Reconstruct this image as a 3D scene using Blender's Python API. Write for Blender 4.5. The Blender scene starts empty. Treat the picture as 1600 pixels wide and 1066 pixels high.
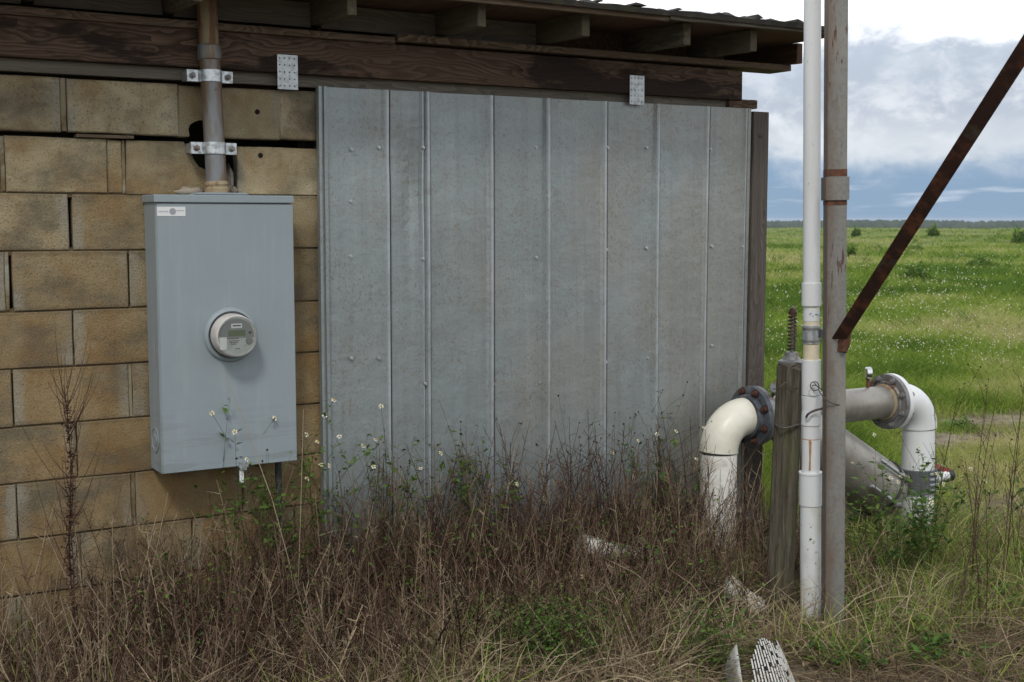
import bpy, math, random
import numpy as np
from mathutils import Vector, Matrix
R = random.Random(7)
rs = np.random.RandomState(11)
rad = math.radians
# ------------------------------------------------------------------ camera, world, sun, exposure
# world frame: x runs along the wall, y into the wall, z up; the camera stands 4.66 m off the wall, eye height 1.6 m
FP = 1980.; TH = rad(31); PH = math.atan(190 / FP); D = 4.66; H = 1.6
sc = bpy.context.scene
C = sc.collection
cam = bpy.data.objects.new('camera', bpy.data.cameras.new('camera')); C.objects.link(cam)
cam.location = (0, -D, H)
cam.rotation_euler = (rad(90) - PH, 0, -TH)
cam.data.sensor_width = 36; cam.data.lens = 36 * FP / 1600
cam.data.clip_start = .05; cam.data.clip_end = 9000
cam.data.dof.use_dof = True; cam.data.dof.focus_distance = 5.4; cam.data.dof.aperture_fstop = 9
sc.camera = cam
SUN_EL, SUN_AZ = 48, 215          # degrees; azimuth clockwise from +y
w = bpy.data.worlds.new('World'); sc.world = w; w.use_nodes = True
nt = w.node_tree; nt.nodes.clear()
def N(t, **k):
    n = nt.nodes.new(t)
    for a, b in k.items(): setattr(n, a, b)
    return n
def inp(n, i, v):
    if isinstance(v, bpy.types.NodeSocket): nt.links.new(v, n.inputs[i])
    elif v is not None: n.inputs[i].default_value = v
def MA(op, a, b=None, c=None, clamp=False):
    n = N('ShaderNodeMath', operation=op, use_clamp=clamp); inp(n, 0, a); inp(n, 1, b)
    if c is not None: inp(n, 2, c)
    return n.outputs[0]
def STEP(x, lo, hi, a=0., b=1.):
    n = N('ShaderNodeMapRange', interpolation_type='SMOOTHSTEP'); inp(n, 0, x); inp(n, 1, lo); inp(n, 2, hi); inp(n, 3, a); inp(n, 4, b)
    return n.outputs[0]
def MIX(f, a, b, mode='MIX'):
    n = N('ShaderNodeMix', data_type='RGBA', blend_type=mode); inp(n, 0, f)
    for i, v in ((6, a), (7, b)):
        if isinstance(v, tuple): v = tuple(v) + ((1,) if len(v) == 3 else ())
        inp(n, i, v)
    return n.outputs[2]
def NOISE(vec, scale, detail=5, rough=.55, mul=None, dist=0.):
    if mul:
        m = N('ShaderNodeVectorMath', operation='MULTIPLY'); inp(m, 0, vec); inp(m, 1, mul); vec = m.outputs[0]
    n = N('ShaderNodeTexNoise'); inp(n, 'Vector', vec); inp(n, 'Scale', scale); inp(n, 'Detail', detail); inp(n, 'Roughness', rough); inp(n, 'Distortion', dist)
    return n.outputs[0]
sky = N('ShaderNodeTexSky', sky_type='NISHITA', sun_disc=False)
sky.sun_elevation = rad(SUN_EL); sky.sun_rotation = rad(SUN_AZ); sky.air_density = 1.2; sky.dust_density = 1.5
tc = N('ShaderNodeTexCoord'); sep = N('ShaderNodeSeparateXYZ'); nt.links.new(tc.outputs['Generated'], sep.inputs[0])
gen = tc.outputs['Generated']; zz = sep.outputs[2]
n1 = NOISE(gen, 9, 7, .55, (1, 1, 1.8))
n2 = NOISE(gen, 22, 8, .6, (1, 1, 1.6), .3)
n3 = NOISE(gen, 5, 3, .5, (1, 1, 3))
b1 = MA('SUBTRACT', n1, .5); b2 = MA('SUBTRACT', n2, .5); b3 = MA('SUBTRACT', n3, .5)
# rain-blue band under the cloud base
blue = MIX(STEP(zz, 0., .06), (.30, .46, .67), (.24, .41, .66))
blue = MIX(.25, blue, MIX(1., (0, 0, 0), sky.outputs[0], 'ADD')) if False else blue
hsky = N('ShaderNodeMix', data_type='RGBA', blend_type='MULTIPLY'); inp(hsky, 0, 1.); nt.links.new(sky.outputs[0], hsky.inputs[6]); hsky.inputs[7].default_value = (.1, .1, .1, 1)
blue = MIX(.15, blue, hsky.outputs[2])
st = NOISE(gen, 14, 5, .5, (1, 1, 9))
streak = MA('MULTIPLY', STEP(st, .50, .66), STEP(MA('ABSOLUTE', MA('SUBTRACT', zz, .018)), .016, .004))
lower = MIX(MA('MULTIPLY', streak, .75), blue, (.62, .72, .84))
base = MA('ADD', MA('ADD', zz, MA('MULTIPLY', b2, .050)), MA('MULTIPLY', b3, .03))
greyf = STEP(base, .026, .056)
grey = MIX(STEP(MA('ADD', n2, MA('MULTIPLY', b1, .9)), .40, .62), (.56, .63, .74), (.88, .93, .99))
grey = MIX(STEP(MA('ADD', zz, MA('MULTIPLY', b2, .05)), .05, .085, .75, 0.), grey, (.80, .86, .92))
grey = MIX(STEP(base, .08, .14, 0., .7), grey, (.62, .71, .84))
wtop = MA('ADD', MA('ADD', zz, MA('MULTIPLY', b1, .11)), MA('MULTIPLY', b2, .07))
white = MIX(STEP(zz, .2, .7), (1.45, 1.47, 1.5), MIX(STEP(n1, .35, .7), (.80, .88, 1.02), (1.25, 1.28, 1.33)))
cl = MIX(STEP(wtop, .122, .150), grey, white)
cloud = MIX(greyf, lower, cl)
cloud = MIX(STEP(zz, -.02, 0.), (.18, .20, .17), cloud)
c10 = N('ShaderNodeVectorMath', operation='SCALE'); nt.links.new(cloud, c10.inputs[0]); c10.inputs['Scale'].default_value = 10
bg = N('ShaderNodeBackground'); nt.links.new(c10.outputs[0], bg.inputs[0]); bg.inputs[1].default_value = .1
out = N('ShaderNodeOutputWorld'); nt.links.new(bg.outputs[0], out.inputs[0])
sl = bpy.data.lights.new('sun', 'SUN'); sl.energy = 2.0; sl.angle = rad(10); sl.color = (1, .95, .87)
so = bpy.data.objects.new('sun', sl); C.objects.link(so)
sd = Vector((math.sin(rad(SUN_AZ)) * math.cos(rad(SUN_EL)), math.cos(rad(SUN_AZ)) * math.cos(rad(SUN_EL)), math.sin(rad(SUN_EL))))
so.rotation_euler = sd.to_track_quat('Z', 'Y').to_euler(); so.location = (0, 0, 20)
vs = sc.view_settings; vs.view_transform = 'Standard'; vs.look = 'None'; vs.gamma = 1; vs.use_curve_mapping = False; vs.exposure = -.12
sc.render.engine = 'CYCLES'
sc.cycles.max_bounces = 6; sc.cycles.diffuse_bounces = 3

# ------------------------------------------------------------------ measuring helpers (photo pixel -> point in the place)
def ray(px, py):
    u = (px - 800) / FP; v = (py - 533) / FP
    f = math.cos(PH) - v * math.sin(PH); z = -math.sin(PH) - v * math.cos(PH)
    return (u * math.cos(TH) + f * math.sin(TH), -u * math.sin(TH) + f * math.cos(TH), z)
def W(px, py, y=0.):                      # on the plane parallel to the wall at y
    d = ray(px, py); t = (y + D) / d[1]; return Vector((d[0] * t, y, H + d[2] * t))
def G(px, py, z=0.):                      # on the ground
    d = ray(px, py); t = (z - H) / d[2]; return Vector((d[0] * t, -D + d[1] * t, z))
def Zd(px, py, dist):                     # at a depth
    d = ray(px, py); t = dist / (d[0] * math.sin(TH) + d[1] * math.cos(TH)); return Vector((d[0] * t, -D + d[1] * t, H + d[2] * t))

# ------------------------------------------------------------------ materials
def mat(name, base, layers=(), rough=.8, metal=0., bump=None, spec=.5, hue=None, trans=None, extra=None):
    """layers: (colour, scale, lo, hi, (sx,sy,sz), strength)"""
    global nt
    m = bpy.data.materials.new(name); m.use_nodes = True; nt = m.node_tree; nt.nodes.clear()
    o = N('ShaderNodeOutputMaterial'); p = N('ShaderNodeBsdfPrincipled')
    tcx = N('ShaderNodeTexCoord'); oi = N('ShaderNodeObjectInfo')
    off = N('ShaderNodeVectorMath', operation='SCALE'); off.inputs[0].default_value = (13, 7, 5); nt.links.new(oi.outputs['Random'], off.inputs['Scale'])
    ad = N('ShaderNodeVectorMath', operation='ADD'); nt.links.new(tcx.outputs['Object'], ad.inputs[0]); nt.links.new(off.outputs[0], ad.inputs[1])
    vec = ad.outputs[0]
    col = N('ShaderNodeRGB').outputs[0]; col.default_value = (*base, 1)
    for L in layers:
        f = NOISE(vec, L[1], 6, .6, L[4] if len(L) > 4 else None)
        f = STEP(f, L[2], L[3], 0., L[5] if len(L) > 5 else 1.)
        col = MIX(f, col, L[0])
    if hue:
        hs = N('ShaderNodeHueSaturation'); inp(hs, 'Color', col); inp(hs, 'Value', STEP(oi.outputs['Random'], 0, 1, 1 - hue, 1 + hue)); col = hs.outputs[0]
    ctx = dict(tc=tcx, oi=oi, vec=vec, p=p, nt=nt)
    if extra: col = extra(col, ctx)
    inp(p, 'Base Color', col); p.inputs['Roughness'].default_value = rough; p.inputs['Metallic'].default_value = metal
    p.inputs['Specular IOR Level'].default_value = spec
    if bump:
        bs = bump if isinstance(bump, list) else [bump]
        prev = None
        for (s, st, dist, *mul) in bs:
            b = N('ShaderNodeBump'); b.inputs['Strength'].default_value = st; b.inputs['Distance'].default_value = dist
            inp(b, 'Height', NOISE(vec, s, 6, .6, mul[0] if mul else None))
            if prev: nt.links.new(prev, b.inputs['Normal'])
            prev = b.outputs[0]
        nt.links.new(prev, p.inputs['Normal'])
    sh = p.outputs[0]
    if trans:
        t = N('ShaderNodeBsdfTranslucent'); inp(t, 'Color', col); mx = N('ShaderNodeMixShader'); mx.inputs[0].default_value = trans
        nt.links.new(sh, mx.inputs[1]); nt.links.new(t.outputs[0], mx.inputs[2]); sh = mx.outputs[0]
    nt.links.new(sh, o.inputs[0])
    return m
def wood(name, dark, mid, light, ring=26., rough=.85, axis=0, stain=None, wob=.05, pith=(0, .16, .07), bands=1.):
    def ex(col, c):
        # growth rings round a wandering pith, cut lengthwise: cathedral grain
        v = c['vec'] if axis == 0 else None
        if axis:
            s = N('ShaderNodeSeparateXYZ'); inp(s, 0, c['vec']); cb = N('ShaderNodeCombineXYZ')
            o = {2: (2, 1, 0), 1: (1, 0, 2)}[axis]
            for i in range(3): nt.links.new(s.outputs[o[i]], cb.inputs[i])
            v = cb.outputs[0]
        n = N('ShaderNodeTexNoise'); inp(n, 'Scale', 1.6); inp(n, 'Detail', 3)
        m = N('ShaderNodeVectorMath', operation='MULTIPLY'); inp(m, 0, v); inp(m, 1, (.9, 4, 4)); nt.links.new(m.outputs[0], n.inputs['Vector'])
        s = N('ShaderNodeSeparateXYZ'); inp(s, 0, v); sn = N('ShaderNodeSeparateColor'); nt.links.new(n.outputs['Color'], sn.inputs[0])
        yy = MA('ADD', MA('ADD', s.outputs[1], pith[1]), MA('MULTIPLY', MA('SUBTRACT', sn.outputs[0], .5), wob * 8))
        z2 = MA('ADD', MA('ADD', s.outputs[2], pith[2]), MA('MULTIPLY', MA('SUBTRACT', sn.outputs[1], .5), wob * 8))
        r = MA('SQRT', MA('ADD', MA('MULTIPLY', yy, yy), MA('MULTIPLY', z2, z2)))
        saw = MA('FRACT', MA('MULTIPLY', r, ring * 3))
        fine = NOISE(v, 60, 3, .6, (.04, 1, 1))
        f = MA('ADD', MA('MULTIPLY', saw, .6 * bands), MA('MULTIPLY', fine, 1 - .6 * bands * .7))
        a = MIX(STEP(f, .15, .9), MIX(0., light, light), dark)
        a = MIX(STEP(NOISE(v, 3, 4, .6, (.25, 1.5, 1.5)), .35, .65), a, MIX(.6, a, mid))
        if stain: a = MIX(STEP(NOISE(v, 2.1, 6, .7, (.5, 1.8, 1.8)), .50, .58, 0., .85), a, stain)
        b = N('ShaderNodeBump'); b.inputs['Strength'].default_value = .5; b.inputs['Distance'].default_value = .003
        inp(b, 'Height', MA('MULTIPLY', f, -1)); nt.links.new(b.outputs[0], c['p'].inputs['Normal'])
        return a
    return mat(name, mid, rough=rough, extra=ex, spec=.25)
def sidecol(col, ctx):                     # mortar-smeared ends, soil-dark middle, ochre downwards: stains of the block wall
    s = N('ShaderNodeSeparateXYZ'); inp(s, 0, ctx['tc'].outputs['Object'])
    geo = N('ShaderNodeNewGeometry'); g = N('ShaderNodeSeparateXYZ'); inp(g, 0, geo.outputs['Position'])
    pos = geo.outputs['Position']
    och = MIX(STEP(g.outputs[2], 2.1, 1.0, 0., 1.), col, MIX(.6, col, (.19, .112, .038)))
    big = NOISE(pos, 5, 5, .6)
    och = MIX(STEP(big, .42, .68, 0., .6), och, (.17, .088, .026))
    dk = NOISE(ctx['vec'], 3.6, 6, .62, (1, 1, 1.6))
    och = MIX(STEP(dk, .44, .70, 0., .75), och, (.085, .080, .062))
    e = MA('ADD', MA('ABSOLUTE', s.outputs[0]), MA('MULTIPLY', MA('SUBTRACT', NOISE(pos, 30, 4), .5), .05))
    och = MIX(MA('MULTIPLY', STEP(e, .150, .185), STEP(NOISE(ctx['vec'], 4, 3), .35, .6, .1, .75)), och, (.25, .235, .19))
    e2 = MA('ADD', MA('ABSOLUTE', s.outputs[2]), MA('MULTIPLY', MA('SUBTRACT', NOISE(pos, 24, 4), .5), .04))
    och = MIX(STEP(e2, .080, .100, 0., .55), och, (.10, .075, .045))
    sp = NOISE(pos, 330, 2, .5)
    och = MIX(STEP(sp, .58, .70, 0., .4), och, (.34, .30, .21))
    och = MIX(STEP(NOISE(pos, 190, 3, .6), .56, .66, 0., .65), och, (.07, .052, .03))
    och = MIX(STEP(NOISE(pos, 13, 6, .7, (1, 1, .35)), .56, .72, 0., .4), och, (.10, .075, .04))
    return och
M = {}
M['block'] = mat('block', (.31, .265, .165), [((.37, .335, .235), 6, .45, .7)], .95, hue=.16, extra=sidecol, bump=[(150, .8, .005), (22, .4, .006)], spec=.15)
M['mortar'] = mat('mortar', (.22, .19, .125), [((.13, .095, .05), 9, .45, .65), ((.26, .25, .21), 14, .5, .7)], .95, bump=(80, .6, .004), spec=.15)
M['bed'] = mat('bed_mortar', (.10, .075, .042), [((.17, .14, .09), 12, .5, .68)], .95, bump=(80, .6, .004), spec=.1)
M['void'] = mat('void', (.02, .018, .015), rough=1, spec=0)
M['beam'] = wood('beam_wood', (.042, .026, .017), (.088, .056, .038), (.165, .112, .078), 16, stain=(.014, .009, .007))
M['board'] = wood('board_wood', (.065, .046, .030), (.125, .090, .060), (.20, .155, .105), 22)
M['grey_wood'] = wood('grey_wood', (.075, .068, .055), (.125, .113, .092), (.17, .155, .128), 14, bands=.5)
M['rafter'] = wood('rafter_wood', (.045, .040, .027), (.095, .082, .052), (.14, .125, .085), 14, axis=1, bands=.5)
M['deck'] = wood('deck_wood', (.045, .024, .013), (.09, .050, .028), (.14, .085, .05), 9, axis=1, bands=.5)
M['post'] = wood('post_wood', (.05, .042, .036), (.10, .086, .074), (.155, .135, .115), 18, axis=2, bands=.6)
M['old_post'] = mat('old_post', (.12, .105, .078), [((.060, .050, .036), 9, .42, .66, (4, 4, .35), .8), ((.18, .165, .13), 26, .55, .72, (4, 4, .3), .7), ((.10, .115, .04), 5, .5, .7, (1, 1, .5), .55)], .95,
                   bump=[(12, 1., .03, (5, 5, .3)), (60, .8, .006, (1, 1, .3))], spec=.15)
def galv(col, ctx):
    geo = N('ShaderNodeNewGeometry'); pos = geo.outputs['Position']
    g = N('ShaderNodeSeparateXYZ'); inp(g, 0, pos)
    big = NOISE(pos, 2.2, 5, .6, (1, 1, .6))
    warm = STEP(MA('ADD', big, MA('MULTIPLY', MA('SUBTRACT', g.outputs[0], 3.0), .13)), .40, .70)
    col = MIX(MA('MULTIPLY', warm, .75), col, (.285, .285, .26))
    strk = NOISE(pos, 26, 5, .6, (1, 1, .06))
    col = MIX(STEP(strk, .44, .66, 0., .32), col, (.21, .225, .225))
    col = MIX(STEP(NOISE(pos, 17, 4, .6, (1, 1, .03)), .54, .68, 0., .18), col, (.38, .40, .395))
    col = MIX(MA('MULTIPLY', STEP(NOISE(pos, 130, 3, .6, (1, 1, .55)), .55, .66), STEP(NOISE(pos, 4, 4, .6), .38, .58, .12, .6)), col, (.18, .155, .12))
    col = MIX(MA('MULTIPLY', STEP(NOISE(pos, 240, 2, .5), .60, .70), .45), col, (.14, .15, .15))
    col = MIX(MA('MULTIPLY', STEP(NOISE(pos, 60, 4, .7), .54, .66), STEP(NOISE(pos, 3.3, 4, .6), .42, .58, 0., .7)), col, (.235, .19, .145))
    col = MIX(STEP(MA('ADD', g.outputs[2], MA('MULTIPLY', big, .5)), .85, .25, 0., .4), col, (.24, .25, .25))
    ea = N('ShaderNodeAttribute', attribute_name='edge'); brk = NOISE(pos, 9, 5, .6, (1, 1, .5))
    col = MIX(MA('MULTIPLY', STEP(ea.outputs['Fac'], .1, .8), STEP(brk, .3, .55, .75, 1.)), col, (.055, .050, .045))  # dark line at each rib foot: crease shade painted into the colour
    col = MIX(MA('MULTIPLY', STEP(ea.outputs['Fac'], -.2, -.9), STEP(brk, .35, .6, .35, .85)), col, (.46, .50, .53))  # bright rib crests: highlight painted into the colour
    r = N('ShaderNodeMapRange'); inp(r, 0, big); inp(r, 3, .38); inp(r, 4, .55); nt.links.new(r.outputs[0], ctx['p'].inputs['Roughness'])
    return col
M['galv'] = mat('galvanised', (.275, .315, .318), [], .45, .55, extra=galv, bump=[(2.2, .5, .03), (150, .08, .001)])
M['galv_clean'] = mat('zinc', (.50, .53, .54), [((.34, .37, .38), 40, .4, .65)], .4, .7)
M['clamp'] = mat('clamp_zinc', (.62, .66, .68), [((.35, .38, .38), 60, .45, .65)], .35, .7)
def boxp(col, ctx):
    geo = N('ShaderNodeNewGeometry'); pos = geo.outputs['Position']
    g = N('ShaderNodeSeparateXYZ'); inp(g, 0, pos)
    col = MIX(STEP(NOISE(pos, 3, 5, .6), .4, .65, 0., .35), col, (.205, .25, .27))
    col = MIX(STEP(NOISE(pos, 20, 6, .7, (1, 1, .08)), .48, .70, 0., .4), col, (.28, .33, .345))
    low = STEP(g.outputs[2], 1.0, .72, 0., 1.)
    sc_ = NOISE(pos, 6, 5, .6, (.5, 1, 5), .6)
    col = MIX(MA('MULTIPLY', low, STEP(sc_, .5, .60, 0., .5)), col, (.17, .19, .20))
    col = MIX(MA('MULTIPLY', low, STEP(NOISE(pos, 70, 3, .6), .62, .72, 0., .4)), col, (.20, .19, .17))
    return col
M['box'] = mat('box_paint', (.235, .278, .300), [], .42, 0, extra=boxp, bump=[(3, .30, .012), (40, .05, .001)], spec=.4)
M['pvc'] = mat('white_pvc', (.62, .64, .645), [((.55, .56, .54), 12, .5, .75, (2, 2, .3), .5), ((.42, .40, .35), 55, .64, .72, (1, 1, .5), .6)], .35, spec=.5)
M['slat'] = mat('dirty_slat', (.50, .50, .47), [((.25, .22, .17), 14, .45, .66, (1, 1, 1), .8), ((.06, .055, .045), 40, .58, .68)], .6)
M['pvc_low'] = mat('soiled_pvc', (.62, .64, .64), [((.42, .38, .31), 6, .46, .66, (1, 1, .5), .7), ((.12, .10, .08), 50, .60, .68, (1, 1, 1), .7)], .4)
M['pvc_warm'] = mat('warm_pvc', (.66, .64, .55), [((.56, .54, .45), 7, .4, .7), ((.30, .27, .20), 90, .68, .75, (1, 1, 1), .5)], .4)
M['pvc_cream'] = mat('cream_pvc', (.62, .55, .40), [((.50, .43, .30), 14, .4, .7)], .45)
M['pvc_dirty'] = mat('dirty_pvc', (.68, .67, .62), [((.40, .36, .29), 9, .48, .7, (1, 1, 1.5), .8), ((.10, .09, .07), 45, .62, .70, (1, 1, 1), .8)], .5)
def polex(col, ctx):
    s = N('ShaderNodeSeparateXYZ'); inp(s, 0, ctx['tc'].outputs['Object'])
    n = NOISE(ctx['tc'].outputs['Object'], 9, 6, .65, (1, 1, .45))
    left = STEP(MA('ADD', s.outputs[0], MA('MULTIPLY', MA('SUBTRACT', n, .5), .10)), .012, -.045, 0., .75)
    col = MIX(left, col, (.105, .066, .042))
    sc2 = NOISE(ctx['tc'].outputs['Object'], 26, 5, .6, (2.4, 2.4, .3))
    col = MIX(MA('MULTIPLY', STEP(sc2, .58, .62), STEP(NOISE(ctx['tc'].outputs['Object'], 1.6, 3, .5), .48, .60)), col, (.075, .034, .022))
    return col
M['pole'] = mat('galv_rusty_pole', (.185, .185, .172), [((.15, .145, .13), 70, .45, .65, (1, 1, 1), .8), ((.27, .25, .22), 8, .5, .7, (1, 1, .3), .6), ((.12, .08, .055), 130, .6, .7, (1, 1, 1), .8)], .6, .25, extra=polex, bump=(120, .25, .001))
M['rust'] = mat('rust', (.042, .016, .010), [((.14, .052, .024), 14, .47, .66, (1, 1, 1), .9), ((.022, .010, .008), 30, .45, .7, (1, 1, 1), .8), ((.13, .125, .085), 6, .54, .66, (1, 1, 1), .5)], .75, .15, bump=(120, .5, .002))
M['orange_rust'] = mat('orange_rust', (.12, .044, .020), [((.055, .024, .014), 30, .4, .65)], .85, bump=(150, .5, .002))
M['streak'] = mat('rust_streak', (.42, .24, .10), [((.30, .13, .04), 60, .45, .6)], .6)
M['steel'] = mat('pipe_steel', (.30, .285, .255), [((.20, .185, .16), 5, .4, .68), ((.40, .385, .36), 12, .56, .72, (1, 1, 1), .5), ((.13, .10, .075), 60, .62, .72, (1, 1, 1), .7)], .42, .45, bump=(60, .15, .001))
M['flange'] = mat('flange_grey', (.075, .085, .10), [((.16, .17, .18), 12, .5, .7), ((.035, .035, .04), 25, .5, .7)], .5, .1, bump=(60, .2, .001))
M['flange2'] = mat('flange_steel', (.20, .20, .20), [((.30, .31, .31), 12, .5, .7), ((.14, .085, .06), 22, .52, .68)], .5, .4, bump=(60, .2, .001))
M['rubber'] = mat('rubber', (.075, .082, .092), [((.14, .145, .15), 12, .5, .7)], .7)
M['black'] = mat('black_plastic', (.02, .02, .022), [((.05, .05, .05), 30, .5, .7)], .6)
M['bolt'] = mat('bolt_rust', (.085, .035, .022), [((.045, .022, .016), 60, .4, .6)], .8, .2, bump=(200, .6, .002))
M['conduit'] = mat('conduit_galv', (.20, .215, .225), [((.15, .15, .15), 30, .45, .65, (1, 1, .3), .8), ((.17, .11, .055), 9, .45, .58, (1.6, 1.6, .25), .9), ((.13, .045, .02), 12, .66, .70)], .5, .35, bump=(100, .2, .001))
M['conduit_rust'] = mat('conduit_rust', (.15, .075, .035), [((.24, .20, .12), 12, .46, .6, (2, 2, .2)), ((.10, .028, .014), 14, .55, .68, (1.5, 1.5, .4)), ((.2, .2, .19), 20, .6, .7, (2, 2, .2))], .75, .1, bump=(100, .4, .001))
M['hub'] = mat('hub_cast', (.27, .22, .14), [((.18, .10, .05), 20, .5, .65)], .8, bump=(60, .3, .002))
M['stone'] = mat('rubble', (.28, .25, .20), [((.13, .11, .08), 14, .45, .65)], .95, bump=(60, .8, .006))
M['felt'] = mat('roof_felt', (.022, .020, .017), [((.05, .042, .03), 18, .5, .7), ((.028, .030, .014), 9, .55, .7)], .95, bump=(50, .8, .006))
M['white'] = mat('white_label', (.62, .64, .64), rough=.5)
M['ink'] = mat('ink', (.06, .06, .065), rough=.6)
M['blue_ink'] = mat('blue_ink', (.10, .22, .38), rough=.6)
M['purple'] = mat('faded_label', (.27, .28, .31), rough=.6)
M['lcd'] = mat('lcd', (.14, .17, .11), rough=.25)
M['meter_body'] = mat('meter_body', (.52, .50, .47), [((.44, .42, .39), 30, .45, .6)], .35)
M['meter_face'] = mat('meter_face', (.42, .44, .43), [((.36, .38, .37), 30, .45, .6)], .4)
M['meter_dark'] = mat('meter_dark', (.20, .21, .205), rough=.4)
M['chrome'] = mat('chrome', (.6, .6, .6), rough=.2, metal=1.)
M['red'] = mat('red_handle', (.22, .035, .03), [((.12, .03, .025), 30, .45, .65)], .6)
M['wire'] = mat('wire', (.10, .09, .08), [((.12, .06, .035), 30, .5, .65)], .6, .5)
M['slot_dark'] = mat('slot_dark', (.012, .012, .011), rough=.8)
def glassmat():
    m = bpy.data.materials.new('meter_glass'); m.use_nodes = True; p = m.node_tree.nodes['Principled BSDF']
    p.inputs['Transmission Weight'].default_value = 1; p.inputs['Roughness'].default_value = .03; p.inputs['IOR'].default_value = 1.25
    p.inputs['Base Color'].default_value = (.95, .97, .96, 1); return m
M['glass'] = glassmat()
def veg(name, ramp, rough=.7, trans=.25, spec=.2, tipcol=None):
    """colour picked per plant/blade by the point attribute 'rnd'"""
    global nt
    m = bpy.data.materials.new(name); m.use_nodes = True; nt = m.node_tree; nt.nodes.clear()
    o = N('ShaderNodeOutputMaterial'); p = N('ShaderNodeBsdfPrincipled'); a = N('ShaderNodeAttribute', attribute_name='rnd')
    cr = N('ShaderNodeValToRGB'); nt.links.new(a.outputs['Fac'], cr.inputs[0])
    e = cr.color_ramp.elements
    while len(e) > 1: e.remove(e[-1])
    e[0].position = 0; e[0].color = (*ramp[0], 1)
    for i, c in enumerate(ramp[1:]):
        q = e.new((i + 1) / (len(ramp) - 1)); q.color = (*c, 1)
    inp(p, 'Base Color', cr.outputs[0]); p.inputs['Roughness'].default_value = rough; p.inputs['Specular IOR Level'].default_value = spec
    t = N('ShaderNodeBsdfTranslucent'); nt.links.new(cr.outputs[0], t.inputs[0]); mx = N('ShaderNodeMixShader'); mx.inputs[0].default_value = trans
    nt.links.new(p.outputs[0], mx.inputs[1]); nt.links.new(t.outputs[0], mx.inputs[2]); nt.links.new(mx.outputs[0], o.inputs[0])
    return m
V = {}
V['dead'] = veg('dead_stems', [(.018, .010, .008), (.055, .029, .020), (.115, .066, .043), (.19, .135, .088), (.38, .30, .20)], .85, .05)
V['straw'] = veg('straw', [(.10, .072, .042), (.22, .165, .10), (.36, .285, .185), (.48, .40, .27)], .8, .2)
V['litter'] = veg('leaf_litter', [(.035, .022, .015), (.10, .066, .044), (.22, .16, .10), (.40, .32, .22)], .8, .15)
V['green'] = veg('green_leaf', [(.030, .065, .012), (.055, .115, .018), (.085, .165, .028), (.15, .20, .045)], .6, .3)
V['meadow'] = veg('meadow_grass', [(.050, .105, .012), (.130, .215, .024), (.215, .300, .042), (.310, .345, .090), (.44, .39, .20)], .7, .3)
V['stalk'] = veg('weed_stalk', [(.05, .055, .02), (.075, .10, .025), (.10, .07, .035)], .7, .1)
V['red_stalk'] = veg('red_stalk', [(.050, .026, .018), (.075, .042, .030), (.11, .075, .05)], .8, .05)
V['petal'] = veg('petal', [(.62, .60, .42), (.72, .71, .58), (.78, .78, .72)], .7, .3)
V['yolk'] = veg('yolk', [(.50, .30, .03), (.60, .38, .05)], .7, .0)
V['bush'] = veg('bush_leaf', [(.06, .125, .020), (.11, .20, .034), (.18, .29, .06)], .7, .25)
V['far'] = veg('far_wood', [(.018, .032, .016), (.028, .045, .02), (.04, .055, .025)], .9, .0)

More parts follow.
